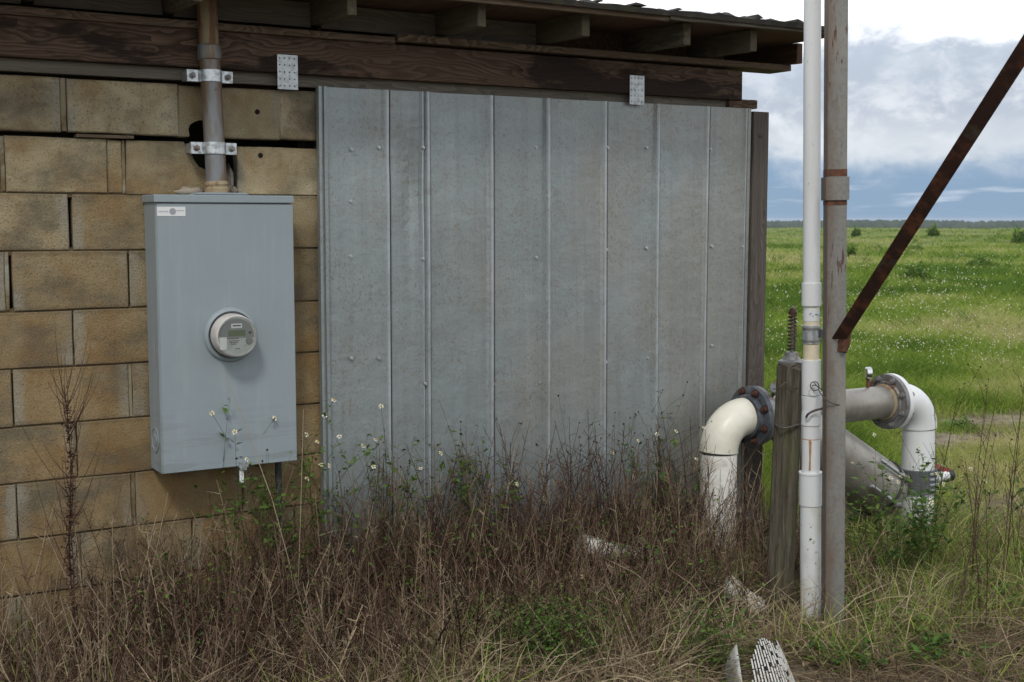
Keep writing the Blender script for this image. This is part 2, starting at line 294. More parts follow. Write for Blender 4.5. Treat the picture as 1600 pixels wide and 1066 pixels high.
# ------------------------------------------------------------------ mesh helpers
class MB:
    def __init__(s): s.v = []; s.f = []; s.sm = []
    def add(s, vs_, fs, smooth=False):
        o = len(s.v); s.v += [tuple(x) for x in vs_]; s.f += [tuple(i + o for i in f) for f in fs]; s.sm += [smooth] * len(fs); return s
    def box(s, x0, x1, y0, y1, z0, z1):
        return s.add([(x, y, z) for x in (x0, x1) for y in (y0, y1) for z in (z0, z1)],
                     [(0, 1, 3, 2), (4, 6, 7, 5), (0, 4, 5, 1), (2, 3, 7, 6), (0, 2, 6, 4), (1, 5, 7, 3)])
    def tube(s, pts, r, n=16, cap=True, smooth=True, ref=None):
        pts = [Vector(p) for p in pts]; rr = r if isinstance(r, (list, tuple)) else [r] * len(pts)
        vs_ = []; a = None
        for i, p in enumerate(pts):
            j, k = max(i - 1, 0), min(i + 1, len(pts) - 1)
            t = pts[k] - pts[j]
            if t.length < 1e-9: t = pts[min(k + 1, len(pts) - 1)] - pts[max(j - 1, 0)]
            t.normalize()
            if a is None: a = (Vector(ref) if ref else (Vector((0, 0, 1)) if abs(t.z) < .9 else Vector((1, 0, 0)))); a = (a - t * a.dot(t)).normalized()
            else: a = (a - t * a.dot(t)).normalized()
            b = t.cross(a)
            for q in range(n):
                g = 2 * math.pi * q / n; vs_.append(p + (a * math.cos(g) + b * math.sin(g)) * rr[i])
        fs = [(i * n + q, i * n + (q + 1) % n, (i + 1) * n + (q + 1) % n, (i + 1) * n + q) for i in range(len(pts) - 1) for q in range(n)]
        s.add(vs_, fs, smooth)
        if cap:
            m = (len(pts) - 1) * n; s.add(vs_[:n], [tuple(range(n))[::-1]]); s.add(vs_[m:], [tuple(range(n))])
        return s
    def lathe(s, o, ax, prof, n=24, smooth=False):      # prof: (distance along axis, radius); hard edges stay hard
        o = Vector(o); t = Vector(ax).normalized(); a = Vector((0, 0, 1)) if abs(t.z) < .9 else Vector((1, 0, 0)); a = (a - t * a.dot(t)).normalized(); b = t.cross(a)
        ring = lambda d, r: [o + t * d + (a * math.cos(2 * math.pi * q / n) + b * math.sin(2 * math.pi * q / n)) * r for q in range(n)]
        for (d0, r0), (d1, r1) in zip(prof, prof[1:]):
            s.add(ring(d0, r0) + ring(d1, r1), [(q, (q + 1) % n, n + (q + 1) % n, n + q) for q in range(n)], True)
        s.add(ring(*prof[0]), [tuple(range(n))[::-1]]); s.add(ring(*prof[-1]), [tuple(range(n))])
        return s
    def prism(s, poly, y0, y1, ch=0.):                  # poly in xz; front face at y0 with a chamfer
        n = len(poly); cx = sum(p[0] for p in poly) / n; cz = sum(p[1] for p in poly) / n
        rings = [[(p[0], y1, p[1]) for p in poly]]
        if ch:
            rings.append([(p[0], y0 + ch, p[1]) for p in poly])
            fr = []
            for p in poly:
                dx, dz = cx - p[0], cz - p[1]; fr.append((p[0] + max(-ch, min(ch, dx)) , y0, p[1] + max(-ch, min(ch, dz))))
            rings.append(fr)
        else: rings.append([(p[0], y0, p[1]) for p in poly])
        vs_ = [v for r in rings for v in r]
        fs = [(k * n + i, k * n + (i + 1) % n, (k + 1) * n + (i + 1) % n, (k + 1) * n + i) for k in range(len(rings) - 1) for i in range(n)]
        fs += [tuple(range(n))[::-1], tuple((len(rings) - 1) * n + i for i in range(n))]
        return s.add(vs_, fs)
    def build(s, name, m, parent=None, bevel=0., origin=None, label=None):
        me = bpy.data.meshes.new(name); o0 = Vector(origin) if origin is not None else Vector()
        me.from_pydata([tuple(Vector(v) - o0) for v in s.v], [], s.f); me.materials.append(m)
        me.polygons.foreach_set('use_smooth', s.sm); me.validate(); 
        import bmesh
        bm = bmesh.new(); bm.from_mesh(me)
        if bevel: bmesh.ops.remove_doubles(bm, verts=bm.verts, dist=1e-5)
        bmesh.ops.recalc_face_normals(bm, faces=bm.faces); bm.to_mesh(me); bm.free()
        o = bpy.data.objects.new(name, me); C.objects.link(o); o.location = o0
        if parent:
            o.parent = parent
            pl = Vector(parent.location); q = parent.parent
            while q: pl += Vector(q.location); q = q.parent
            o.location = o0 - pl
        if bevel:
            b = o.modifiers.new('bevel', 'BEVEL'); b.width = bevel; b.segments = 2; b.limit_method = 'ANGLE'
        if label: o['label'] = label
        return o
def thing(name, loc, label, cat, group=None):
    o = bpy.data.objects.new(name, None); C.objects.link(o); o.location = loc; o.empty_display_size = .1
    return tag(o, label, cat, group)
def tag(o, label=None, cat=None, group=None, kind=None):
    if label: o['label'] = label
    if cat: o['category'] = cat
    if group: o['group'] = group
    if kind: o['kind'] = kind
    return o
# vectorised vegetation
def npmesh(name, verts, faces, rnd, m, parent=None, smooth=False):
    verts = np.asarray(verts, np.float32).reshape(-1, 3); faces = np.asarray(faces, np.int32); k = faces.shape[1]
    me = bpy.data.meshes.new(name); me.vertices.add(len(verts)); me.vertices.foreach_set('co', verts.ravel())
    me.loops.add(faces.size); me.loops.foreach_set('vertex_index', faces.ravel())
    me.polygons.add(len(faces)); me.polygons.foreach_set('loop_start', np.arange(0, faces.size, k, dtype=np.int32)); me.polygons.foreach_set('loop_total', np.full(len(faces), k, np.int32))
    me.update(calc_edges=True)
    at = me.attributes.new('rnd', 'FLOAT', 'POINT'); at.data.foreach_set('value', np.asarray(rnd, np.float32).ravel())
    if smooth: me.polygons.foreach_set('use_smooth', np.ones(len(faces), bool))
    me.materials.append(m); o = bpy.data.objects.new(name, me); C.objects.link(o)
    if parent: o.parent = parent; o.location = -Vector(parent.location)
    return o
def polytubes(P, r0, r1, rnd):            # P (N,K,3): three-sided tapering stems
    Nn, K, _ = P.shape
    t = np.gradient(P, axis=1); t /= np.linalg.norm(t, axis=2, keepdims=True) + 1e-9
    ref = rs.normal(size=(Nn, 1, 3)); a = ref - (ref * t).sum(2, keepdims=True) * t; a /= np.linalg.norm(a, axis=2, keepdims=True) + 1e-9
    b = np.cross(t, a); s_ = np.linspace(0, 1, K)[None, :, None]
    rad_ = (np.reshape(r0, (-1, 1, 1)) * (1 - s_) + np.reshape(r1, (-1, 1, 1)) * s_)
    vs_ = np.stack([P + rad_ * (a * math.cos(g) + b * math.sin(g)) for g in (0, 2.094, 4.189)], 2)   # N,K,3,3
    idx = np.arange(Nn * K * 3).reshape(Nn, K, 3); fs = []
    for q in range(3):
        fs.append(np.stack([idx[:, :-1, q], idx[:, :-1, (q + 1) % 3], idx[:, 1:, (q + 1) % 3], idx[:, 1:, q]], -1).reshape(-1, 4))
    return vs_.reshape(-1, 3), np.concatenate(fs), np.repeat(rnd, K * 3)
def ribbons(P, w0, rnd):                  # P (N,K,3): grass blades tapering to the tip
    Nn, K, _ = P.shape
    t = P[:, -1] - P[:, 0]; sd_ = np.cross(t, rs.normal(size=t.shape)); sd_ /= np.linalg.norm(sd_, axis=1, keepdims=True) + 1e-9
    prof = np.array([.7, 1, .75, .05]) if K == 4 else np.linspace(1, .05, K)
    wd = np.reshape(w0, (-1, 1, 1)) * prof[None, :, None] * .5
    vs_ = np.stack([P - sd_[:, None] * wd, P + sd_[:, None] * wd], 2); idx = np.arange(Nn * K * 2).reshape(Nn, K, 2)
    fs = np.stack([idx[:, :-1, 0], idx[:, :-1, 1], idx[:, 1:, 1], idx[:, 1:, 0]], -1).reshape(-1, 4)
    return vs_.reshape(-1, 3), fs, np.repeat(rnd, K * 2)
def join(parts):
    v = []; f = []; r = []; o = 0
    for a, b, c in parts: v.append(a); f.append(b + o); r.append(c); o += len(a)
    return np.concatenate(v), np.concatenate(f), np.concatenate(r)
def curve(base, dirn, length, bend, K):   # bending polylines
    s_ = np.linspace(0, 1, K)[None, :, None]; L = np.reshape(length, (-1, 1, 1))
    return base[:, None] + dirn[:, None] * s_ * L + bend[:, None] * (s_ ** 2) * L
def leafquads(cen, size, rnd, up=.3):     # diamond leaves folded along the midrib
    n = len(cen); d = rs.normal(size=(n, 3)); d[:, 2] = np.abs(d[:, 2]) * .4 + up * 0; d /= np.linalg.norm(d, axis=1, keepdims=True)
    s_ = np.cross(d, rs.normal(size=(n, 3)) * .4 + [0, 0, 1]); s_ /= np.linalg.norm(s_, axis=1, keepdims=True) + 1e-9
    nrm = np.cross(d, s_); z = np.reshape(size, (-1, 1))
    a = cen; b = cen + d * z * .45 + s_ * z * .26 - nrm * z * .07; c_ = cen + d * z; e = cen + d * z * .45 - s_ * z * .26 - nrm * z * .07
    vs_ = np.stack([a, b, c_, e], 1).reshape(-1, 3); i = np.arange(n * 4).reshape(n, 4)
    fs = np.concatenate([i[:, [0, 1, 2]], i[:, [0, 2, 3]]]); return vs_, fs, np.repeat(rnd, 4)
def dead_plants(base, h, rng=(0, 1), twigs=9, lean=.28, r=.0016, tl=.38):
    n = len(base); d = rs.normal(size=(n, 3)) * lean; d[:, 2] = 1; d /= np.linalg.norm(d, axis=1, keepdims=True)
    bend = rs.normal(size=(n, 3)) * .09; bend[:, 2] = -np.abs(bend[:, 2]) * .6
    P = curve(base, d, h, bend, 5); rnd = rs.uniform(*rng, n)
    parts = [polytubes(P, np.full(n, r * 1.15), np.full(n, r * .45), rnd)]
    T = rs.uniform(.25, .95, (n, twigs)); i0 = (T * 4).astype(int).clip(0, 3); fr = T * 4 - i0
    ar = np.arange(n)[:, None]; o = P[ar, i0] * (1 - fr[..., None]) + P[ar, i0 + 1] * fr[..., None]
    td = rs.normal(size=(n, twigs, 3)); td[..., 2] = np.abs(td[..., 2]) * .6 + .55; td /= np.linalg.norm(td, axis=2, keepdims=True)
    tlh = np.reshape(h, (-1, 1)) * rs.uniform(.12, tl, (n, twigs)) * (1.15 - T)
    m = n * twigs; Q = curve(o.reshape(m, 3), td.reshape(m, 3), tlh.ravel(), rs.normal(size=(m, 3)) * .10, 4)
    trn = np.clip(np.repeat(rnd, twigs) + rs.normal(size=m) * .08, 0, 1)
    parts.append(polytubes(Q, np.full(m, r * .65), np.full(m, r * .3), trn))
    return join(parts), P, Q, trn

# ------------------------------------------------------------------ ground
def hz(x, y):
    r = np.hypot(x, y + D); t = np.clip((r - 210) / 700, 0, 1); s_ = t * t * (3 - 2 * t)
    far = np.clip((r - 25) / 60, 0, 1)
    return -12 * s_ + far * (.22 * np.sin(x * .11 + 1) * np.sin(y * .083) + .10 * np.sin(x * .31) * np.cos(y * .27)) * (1 - s_)
rr_ = np.concatenate([np.linspace(.3, 14, 50), np.geomspace(14.6, 3600, 110)]); aa = np.linspace(0, 2 * math.pi, 181)[:-1]
A_, R_ = np.meshgrid(aa, rr_); X_ = R_ * np.sin(A_); Y_ = R_ * np.cos(A_) - D
Zg = hz(X_, Y_) + np.where(R_ < 30, .010 * np.sin(X_ * 5.3) * np.sin(Y_ * 4.7), 0)
gv = np.stack([X_, Y_, Zg], -1).reshape(-1, 3); na = len(aa); ii = np.arange(len(rr_) * na).reshape(len(rr_), na)
gf = np.stack([ii[:-1], np.roll(ii, -1, 1)[:-1], np.roll(ii, -1, 1)[1:], ii[1:]], -1).reshape(-1, 4)
gv = np.concatenate([gv, [[0, -D, 0]]]); 
def groundcol(col, c):
    geo = N('ShaderNodeNewGeometry'); pos = geo.outputs['Position']; g = N('ShaderNodeSeparateXYZ'); inp(g, 0, pos)
    dd = MA('ADD', g.outputs[1], MA('MULTIPLY', MA('SUBTRACT', NOISE(pos, .7, 4), .5), 5.))
    green = MIX(STEP(NOISE(pos, .35, 6, .65), .35, .65), (.085, .135, .024), (.16, .19, .052))
    green = MIX(STEP(NOISE(pos, 3, 6, .7), .52, .68, 0., .6), green, (.20, .165, .085))
    green = MIX(STEP(NOISE(pos, .12, 5, .6), .54, .66, 0., .5), green, (.20, .19, .09))
    return MIX(STEP(dd, 2., 8.), col, green)
M['ground'] = mat('ground_soil', (.15, .115, .078), [((.25, .21, .16), 2.5, .45, .65), ((.07, .055, .035), 11, .48, .66, (1, 1, 1), .8), ((.30, .25, .18), 40, .55, .7, (1, 1, 1), .7)], .95, extra=groundcol, bump=[(12, .8, .03), (90, .8, .006)], spec=.1)
g = npmesh('ground', gv, gf, np.zeros(len(gv)), M['ground'], smooth=True); tag(g, kind='structure')

# ------------------------------------------------------------------ the pump house
shed = thing('pump_house', (3, 0, 0), 'weathered yellow concrete block pump house with grey metal siding and timber eave', 'shed')
wall = MB().box(-2.2, 1.0, .06, .2, -.2, 2.09).box(1.0, 1.86, .16, .2, -.2, 2.09).box(1.86, 1.98, .06, .2, -.2, 2.09).build('wall', M['void'], shed)
MB().box(-2.2, -2.1, .2, 3.6, -.2, 2.1).box(-2.2, 4.2, 3.6, 3.7, -.2, 2.1).box(4.14, 4.2, .1, 3.6, -.2, 2.08).build('side_wall', M['block'], shed)
zrow = [2.093, 1.900, 1.690, 1.488, 1.279, 1.077, .874, .672, .471, .268, .066, -.14]
def P2(px, py): v = W(px, py); return (v.x, v.z)
def jit(poly, a=.0016, sub=True):
    out = []
    for i, p in enumerate(poly):
        q = poly[(i + 1) % len(poly)]; out.append((p[0] + R.uniform(-a, a), p[1] + R.uniform(-a, a)))
        L = math.hypot(q[0] - p[0], q[1] - p[1])
        if sub and L > .09:
            k = 3 if L > .25 else 2
            for j in range(1, k): out.append((p[0] + (q[0] - p[0]) * j / k + R.uniform(-a, a), p[1] + (q[1] - p[1]) * j / k + R.uniform(-a, a)))
    return out
def block(poly, yo=None, sub=True):
    yo = R.uniform(-.003, .004) if yo is None else yo
    pl = jit(poly, sub=sub); cx = (min(p[0] for p in pl) + max(p[0] for p in pl)) / 2; cz = (min(p[1] for p in pl) + max(p[1] for p in pl)) / 2
    return MB().prism(pl, yo, .05, .004).build('block', M['block'], wall, origin=(cx, 0, cz))
def mort(x0, x1, z0, z1, y=.004):
    MB().prism(jit([(x0, z0), (x1, z0), (x1, z1), (x0, z1)], .0015), y, .055, .002).build('mortar_joint', M['mortar'], wall)
for k in range(11):
    zt, zb = zrow[k] - .001, zrow[k + 1] + .0025
    if k > 1: MB().box(-2.2, 1.99, .009, .05, zrow[k] - .012, zrow[k] + .012).build('bed_joint', M['bed'], wall)
    if k == 0: zb = 1.905
    if k == 1: zt = 1.886
    odd = k % 2 == 0
    xs = [(.977 if odd else .767) + .4115 * j for j in range(-7, 4)]
    if k == 0: xs = [.977 + .4 * j for j in range(-7, 1)] + [1.376, 1.762, 2.16]
    for j in range(len(xs) - 1):
        a, b = xs[j], xs[j + 1]
        if a > 1.95: continue
        b = min(b, 1.99)
        gl = .002 + R.uniform(0, .002); gr = R.choice([.002, .003, .003, .012, .015])
        if k == 2 and abs(a - .977) < .1: gl = .012
        if k == 3 and abs(a - .767) < .1: gl = .014
        if k == 0 and abs(b - .977) < .1: gr = .018
        if k == 0 and abs(a - 1.376) < .05:
            block([P2(*q) for q in [(279, 215), (294, 214), (293, 203), (296, 196), (303, 191), (310, 187), (330, 186), (346, 195), (350, 217), (438, 219), (438, 140.5), (279, 133)]], 0, False); continue
        if k == 1 and abs(a - .767) < .05:
            x = P2(168, 250)[0]
            block([(a + gl, zb), (x - .003, zb), (x, zt), (a + gl, zt)], .001); block([(x + .001, zb), (b - .012, zb), (b - .012, zt - .004), (x + .002, zt - .002)], .004); mort(b - .011, b - .001, zb, zt - .004); continue
        if k == 1 and abs(a - 1.1785) < .05:
            block([P2(*q) for q in [(197, 304), (322, 307), (330, 290), (322, 266), (312, 262), (304, 250), (298, 237), (292, 228), (287, 222), (197, 219)]], 0, False); continue
        if k == 1 and abs(a - 1.59) < .05: zz_t = 1.874
        else: zz_t = zt
        block([(a + gl, zb), (b - gr, zb), (b - gr, zz_t), (a + gl, zz_t)])
        if gr > .01 and not (k == 1 and a > 1.1): mort(b - gr + .001, b + .001, zb + .003, zz_t - .001)
# loose shim, rubble and old anchor holes
q0, q1 = P2(119, 216), P2(208, 216); MB().box(q0[0], q1[0], -.012, .05, 1.8885, 1.8995).build('wood_shim', M['board'], wall, .001)
for (px, py, sx, sz, yy) in [(299, 300, .055, .022, -.03), (357, 285, .022, .06, .03), (346, 298, .05, .03, .02), (330, 297, .04, .02, .03), (362, 298, .02, .02, .015)]:
    c = W(px, py, yy); vs_ = []; mb = MB(); n = 8
    prof = [(-1, .2), (-.6, .8), (0, 1), (.6, .75), (1, .15)]
    mb.lathe((0, 0, 0), (1, 0, 0), prof, n)
    mb.v = [(c.x + v[0] * sx * (1 + .25 * math.sin(v[1] * 9 + px)), c.y + v[1] * .035, c.z + v[2] * sz * (1 + .3 * math.sin(v[0] * 7 + py))) for v in mb.v]
    mb.build('rubble', M['stone'], wall)
for (px, py) in [(402, 175), (407, 243)]:
    c = W(px, py); MB().lathe((c.x, .01, c.z), (0, -1, 0), [(0, .012), (.0125, .0095)], 12).build('anchor_hole', M['void'], wall)
# concrete footing ledge
foot = MB().prism([(-2.2, -.3), (1.9, -.3), (1.9, .055), (-2.2, .062)], -.10, .05, .01).build('footing', M['stone'], shed)

# galvanised siding: four overlapping ribbed sheets
def sheet(x0, x1, ribs, y=-.012, zt=2.11, zb=.06, lead=None, dent=None):
    xs = [x0] if not lead else []
    pts = []                                   # (x, depth)
    if lead: pts += lead
    else: pts.append((x0, 0.))
    for (xr, wd, hgt) in ribs:
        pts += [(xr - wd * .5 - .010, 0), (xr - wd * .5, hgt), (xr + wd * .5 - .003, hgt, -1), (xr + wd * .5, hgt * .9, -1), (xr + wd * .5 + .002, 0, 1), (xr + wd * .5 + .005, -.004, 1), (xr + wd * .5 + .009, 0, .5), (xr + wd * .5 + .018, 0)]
    pts.append((x1, 0.))
    dens = []; er = []; pts = [(p + (0,))[:3] if len(p) == 2 else p for p in pts]
    for a, b in zip(pts, pts[1:]):
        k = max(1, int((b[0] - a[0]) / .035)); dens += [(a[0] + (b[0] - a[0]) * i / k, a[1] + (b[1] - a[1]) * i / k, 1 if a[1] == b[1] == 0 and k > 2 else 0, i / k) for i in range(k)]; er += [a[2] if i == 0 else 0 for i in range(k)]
    dens.append((pts[-1][0], 0, 0, 0)); er.append(0); nz = 44; vs_ = []; mb = MB()
    for j in range(nz + 1):
        for (x, d, fl, s_) in dens:
            z = zb + (zt + (x - 1.9) * .0065 - zb) * j / nz
            wv = .0035 * math.sin(x * 3 + z * 2.1) + (.0028 * math.sin(z * 5.3 + x * 11) * math.sin(math.pi * s_) if fl else 0)
            if dent:
                for (dx, dz, sx, sz, am) in dent: wv += am * math.exp(-((x - dx) / sx) ** 2 - ((z - dz) / sz) ** 2)
            vs_.append((x, y - d + wv, z))
    n = len(dens)
    mb.add(vs_, [(j * n + i, j * n + i + 1, (j + 1) * n + i + 1, (j + 1) * n + i) for j in range(nz) for i in range(n - 1)], False)
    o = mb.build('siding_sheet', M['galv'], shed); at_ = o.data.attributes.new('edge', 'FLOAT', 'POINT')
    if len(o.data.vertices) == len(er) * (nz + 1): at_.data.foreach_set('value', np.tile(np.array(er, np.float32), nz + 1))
    else: print('EDGE MISMATCH')
    so_ = o.modifiers.new('thickness', 'SOLIDIFY'); so_.thickness = .0012; so_.offset = 0
    return o
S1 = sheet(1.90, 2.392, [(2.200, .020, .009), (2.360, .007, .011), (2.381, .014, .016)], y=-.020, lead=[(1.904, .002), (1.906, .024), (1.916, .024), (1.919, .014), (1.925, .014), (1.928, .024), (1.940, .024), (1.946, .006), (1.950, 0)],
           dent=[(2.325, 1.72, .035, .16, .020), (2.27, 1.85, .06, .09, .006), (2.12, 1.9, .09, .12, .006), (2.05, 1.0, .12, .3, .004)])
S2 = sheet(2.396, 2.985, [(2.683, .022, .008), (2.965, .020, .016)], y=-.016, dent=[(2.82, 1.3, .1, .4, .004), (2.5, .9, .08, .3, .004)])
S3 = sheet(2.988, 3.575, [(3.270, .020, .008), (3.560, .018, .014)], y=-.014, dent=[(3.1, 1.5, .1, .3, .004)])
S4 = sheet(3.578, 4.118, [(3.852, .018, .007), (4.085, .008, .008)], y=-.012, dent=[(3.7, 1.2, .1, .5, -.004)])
def screw(px, py, sh, y):
    c = W(px, py, y); MB().lathe((c.x, y, c.z), (0, -1, 0), [(0, .0085), (.0025, .008), (.0027, .0055), (.008, .005)], 8).build('screw', M['galv_clean'], sh)
for (px, py) in [(549, 234), (592, 231), (548, 315), (548, 401), (549, 560), (592, 560)]: screw(px, py, S1, -.02)
for (px, py) in [(661, 231), (661, 405), (665, 600)]: screw(px, py, S1, -.034)
for (px, py) in [(767, 231), (837, 231), (768, 405), (838, 403), (770, 600), (843, 598)]: screw(px, py, S2, -.016)
for (px, py) in [(949, 231), (1010, 231), (948, 391), (1010, 388), (947, 566), (1012, 560)]: screw(px, py, S3, -.014)
for (px, py) in [(1110, 234), (1163, 235), (1112, 385), (1160, 385), (1112, 540)]: screw(px, py, S4, -.012)
MB().box(1.93, 4.10, .0, .04, 1.3, 1.39).box(1.93, 4.10, .0, .04, .5, .59).box(1.93, 4.13, .045, .06, 0, 2.1).build('girt', M['grey_wood'], shed)
# corner post and its extra board
cp0, cp1 = W(1170, 300, -.03).x, W(1197, 300, -.03).x
MB().box(4.128, 4.226, -.022, .075, -.3, 2.112).build('corner_post', M['post'], shed, .004)
k_ = W(1188, 213, -.022); MB().lathe((k_.x, -.0215, k_.z), (0, -1, 0), [(0, .012), (.002, .011)], 10).build('knot', M['beam'], shed)
# timber over the wall
def beam(name, x0, x1, y0, y1, z0, z1, m, rise=0., bev=.003, n=10, wob=.0012, lab=None):
    mb = MB(); n = max(2, n); vs_ = []
    for i in range(n + 1):
        x = x0 + (x1 - x0) * i / n; dz = rise * i / n
        j = [R.uniform(-wob, wob) for _ in range(4)]
        vs_ += [(x, y0 + j[0], z0 + dz + j[1]), (x, y1, z0 + dz), (x, y1, z1 + dz), (x, y0 + j[2], z1 + dz + j[3])]
    fs = [(i * 4 + q, i * 4 + (q + 1) % 4, i * 4 + 4 + (q + 1) % 4, i * 4 + 4 + q) for i in range(n) for q in range(4)] + [(3, 2, 1, 0), tuple(n * 4 + q for q in range(4))]
    mb.add(vs_, fs); return mb.build(name, m, shed, bev, label=lab)
beam('sill_plate', -2.2, 3.975, .0, .09, 2.094, 2.140, M['grey_wood'], rise=.022)
beam('plate_offcut', 3.979, 4.155, -.018, .07, 2.125, 2.165, M['beam'], lab='dark rotten end of the sill plate')
# the sill strip above the siding
beam('header_beam', -2.2, 4.045, -.034, .055, 2.146, 2.284, M['beam'], rise=.012, bev=.004, n=14)
beam('top_plate', -2.2, 2.232, -.050, .09, 2.290, 2.318, M['board'])
beam('top_plate', 2.236, 4.325, -.062, .09, 2.302, 2.330, M['board'], rise=.006)
beam('backing_board', -2.2, 4.04, .092, .12, 2.1, 2.45, M['deck'])
# rafters, blocking, deck
zr0, zr1 = 2.336, 2.430
rx = [.86, 1.345, 1.915, 2.455, 2.938, 3.458, 3.829]
def rafter(x, wd=.038, yf=-.35, m='rafter', z0=zr0):
    mb = MB(); mb.box(x - wd / 2, x + wd / 2, yf, 2.2, z0, zr1); mb.v = [(v[0], v[1], v[2] + (v[1] + .35) * .02 * (0 if v[1] < 0 else 1)) for v in mb.v]
    return mb.build('rafter', M[m], shed, .004, origin=(x, 0, 2.38))
for x in rx: rafter(x)
for x in (-2.1, -1.5, -.9, -.3, .35): rafter(x)
rafter(4.312, m='deck', yf=-.13)
for a, b in zip([-2.1, -1.5, -.9, -.3, .35] + rx[:4], [-1.5, -.9, -.3, .35] + rx[:5]):
    beam('blocking', a + .021, b - .021, -.006, .032, 2.334, 2.428, M['grey_wood'], bev=.002, n=3)
zd = 2.432
def deckboard(x0, x1, y0, y1, z0, z1, m='deck'): return MB().box(x0, x1, y0, y1, z0, z1).build('roof_deck', M[m], shed, .002)
deckboard(-2.2, 2.60, -.395, 2.2, zd, zd + .014); deckboard(2.603, 4.31, -.385, 2.2, zd + .001, zd + .015)
beam('eave_trim', -2.2, 3.306, -.42, -.397, 2.414, 2.442, M['board'], n=12, wob=.002)
beam('eave_trim', 3.309, 4.312, -.425, -.402, 2.422, 2.446, M['grey_wood'], rise=.006, n=12, wob=.002)
# torn roofing felt over the edge
spk = [(R.uniform(-2, 4.2), R.uniform(.02, .06), R.uniform(.004, .02)) for _ in range(40)]
mb = MB(); n = 300; vs_ = []
for i in range(n + 1):
    x = -2.25 + 6.52 * i / n; j = .5 + .5 * math.sin(x * 9) * math.sin(x * 23 + 1); sp = sum(h_ * max(0, 1 - abs(x - c_) / w_) for c_, w_, h_ in spk)
    zt = 2.448 + .005 * j + (.004 if x > 3.3 else 0)
    vs_ += [(x, -.436 - .008 * j, zt - .014 - .006 * j), (x, -.44 - .01 * j, zt + .004), (x, -.40, zt + .009 + sp + R.uniform(0, .004)), (x, -.25, zt + .016 + sp * .3), (x, .3, zt + .02), (x, 3.8, zt + .03)]
mb.add(vs_, [(i * 6 + q, i * 6 + 6 + q, i * 6 + 7 + q, i * 6 + 1 + q) for i in range(n) for q in range(5)])
ft = mb.build('roofing_felt', M['felt'], shed); sm = ft.modifiers.new('t', 'SOLIDIFY'); sm.thickness = .006
for i in range(7):
    x = 2.75 + i * .2 + R.uniform(-.05, .05); L = R.uniform(.03, .09); h_ = R.uniform(.008, .02)
    MB().prism([(x, 2.462), (x + L * .3, 2.462 + h_), (x + L * .6, 2.466 + h_ * .5), (x + L, 2.466)], -.43, -.33).build('felt_flap', M['felt'], shed)
# perforated tie plates
def tie(px0, px1, py0, py1, y):
    a, b = W(px0, py1, y), W(px1, py0, y); wv, hv = b.x - a.x, b.z - a.z; nx, nz = 9, 11; mb = MB()
    xs = [a.x + wv * t for t in (0, .09, .15, .32, .38, .56, .62, .80, .86, 1)]; zs = [a.z + hv * t for t in (0, .08, .12, .28, .32, .48, .52, .68, .72, .88, .92, 1)]
    for i in range(len(xs) - 1):
        for j in range(len(zs) - 1):
            if i % 2 == 1 and j % 2 == 1: continue
            mb.add([(xs[i], y, zs[j]), (xs[i + 1], y, zs[j]), (xs[i + 1], y, zs[j + 1]), (xs[i], y, zs[j + 1])], [(0, 1, 2, 3)])
    o = mb.build('tie_plate', M['galv_clean'], shed); s_ = o.modifiers.new('t', 'SOLIDIFY'); s_.thickness = .0015
tie(434, 465, 87, 139, -.040); tie(984, 1007, 119, 163, -.040)

# ------------------------------------------------------------------ electric service: conduit and meter box
ca, cb = W(339, 296, -.075), W(322, -10, -.075); cd = (cb - ca); cL = cd.length; cdn = cd.normalized(); rc = .0375
con = thing('electrical_conduit', ca, 'rusty galvanised conduit pipe rising from the meter box up through the eave', 'conduit')
pt = lambda py: ca + cd * ((296 - py) / 306.)
MB().tube([pt(296), pt(92)], rc, 28).build('pipe', M['conduit'], con)
MB().tube([pt(72), pt(-60)], rc * .97, 28).build('pipe', M['conduit_rust'], con, label='rust streaked upper length of conduit')
MB().lathe(pt(93), cdn, [(0, rc * 1.0), (.004, rc * 1.13), (.022, rc * 1.16), (.05, rc * 1.10), (.056, rc * 1.0)], 28).build('coupling', M['conduit'], con)
MB().lathe(pt(303), cdn, [(0, rc * 1.28), (.018, rc * 1.25), (.026, rc * 1.12), (.034, rc * 1.18), (.046, rc * 1.05)], 28).build('hub', M['hub'], con)
for py in (118, 231):
    c = pt(py); s_ = MB(); hgt = .021
    pr = []
    for i in range(17):
        g_ = math.pi * i / 16; pr.append((-math.cos(g_) * (rc + .004), -math.sin(g_) * (rc + .004)))
    pl = [(-.088, .014)] + [(-.085, .006)] + [(-.045, .006)] + [(p[0], min(p[1] , .006)) for p in pr] + [(.045, .006), (.085, .006), (.088, .014)]
    vs_ = []
    for (x, y) in pl: vs_ += [(c.x + x, c.y + y, c.z - hgt), (c.x + x, c.y + y, c.z + hgt)]
    s_.add(vs_, [(2 * i, 2 * i + 2, 2 * i + 3, 2 * i + 1) for i in range(len(pl) - 1)], False)
    o = s_.build('pipe_strap', M['clamp'], con); sm = o.modifiers.new('t', 'SOLIDIFY'); sm.thickness = .004
    for sx in (-.066, .066):
        MB().lathe((c.x + sx, c.y + .004, c.z), (0, -1, 0), [(0, .012), (.006, .012), (.007, .007), (.016, .0065)], 6).build('strap_bolt', M['flange2'], o)
    MB().box(c.x - .085, c.x + .085, c.y + .012, -.001, c.z - .018, c.z + .018).build('strap_channel', M['galv_clean'], con, .002)
B0, B1, BZ0, BZ1, BY = 1.238, 1.752, .684, 1.690, -.150
box = thing('meter_box', (B0, 0, BZ0), 'tall pale grey steel meter box with round electric meter mounted on the block wall', 'meter box')
MB().box(B0, B1 - .003, BY + .004, -.004, BZ0, BZ1 - .03).build('case', M['box'], box, .003)
cv = MB().box(B0 + .005, B1, BY - .004, BY + .0035, BZ0 + .002, BZ1 - .034)
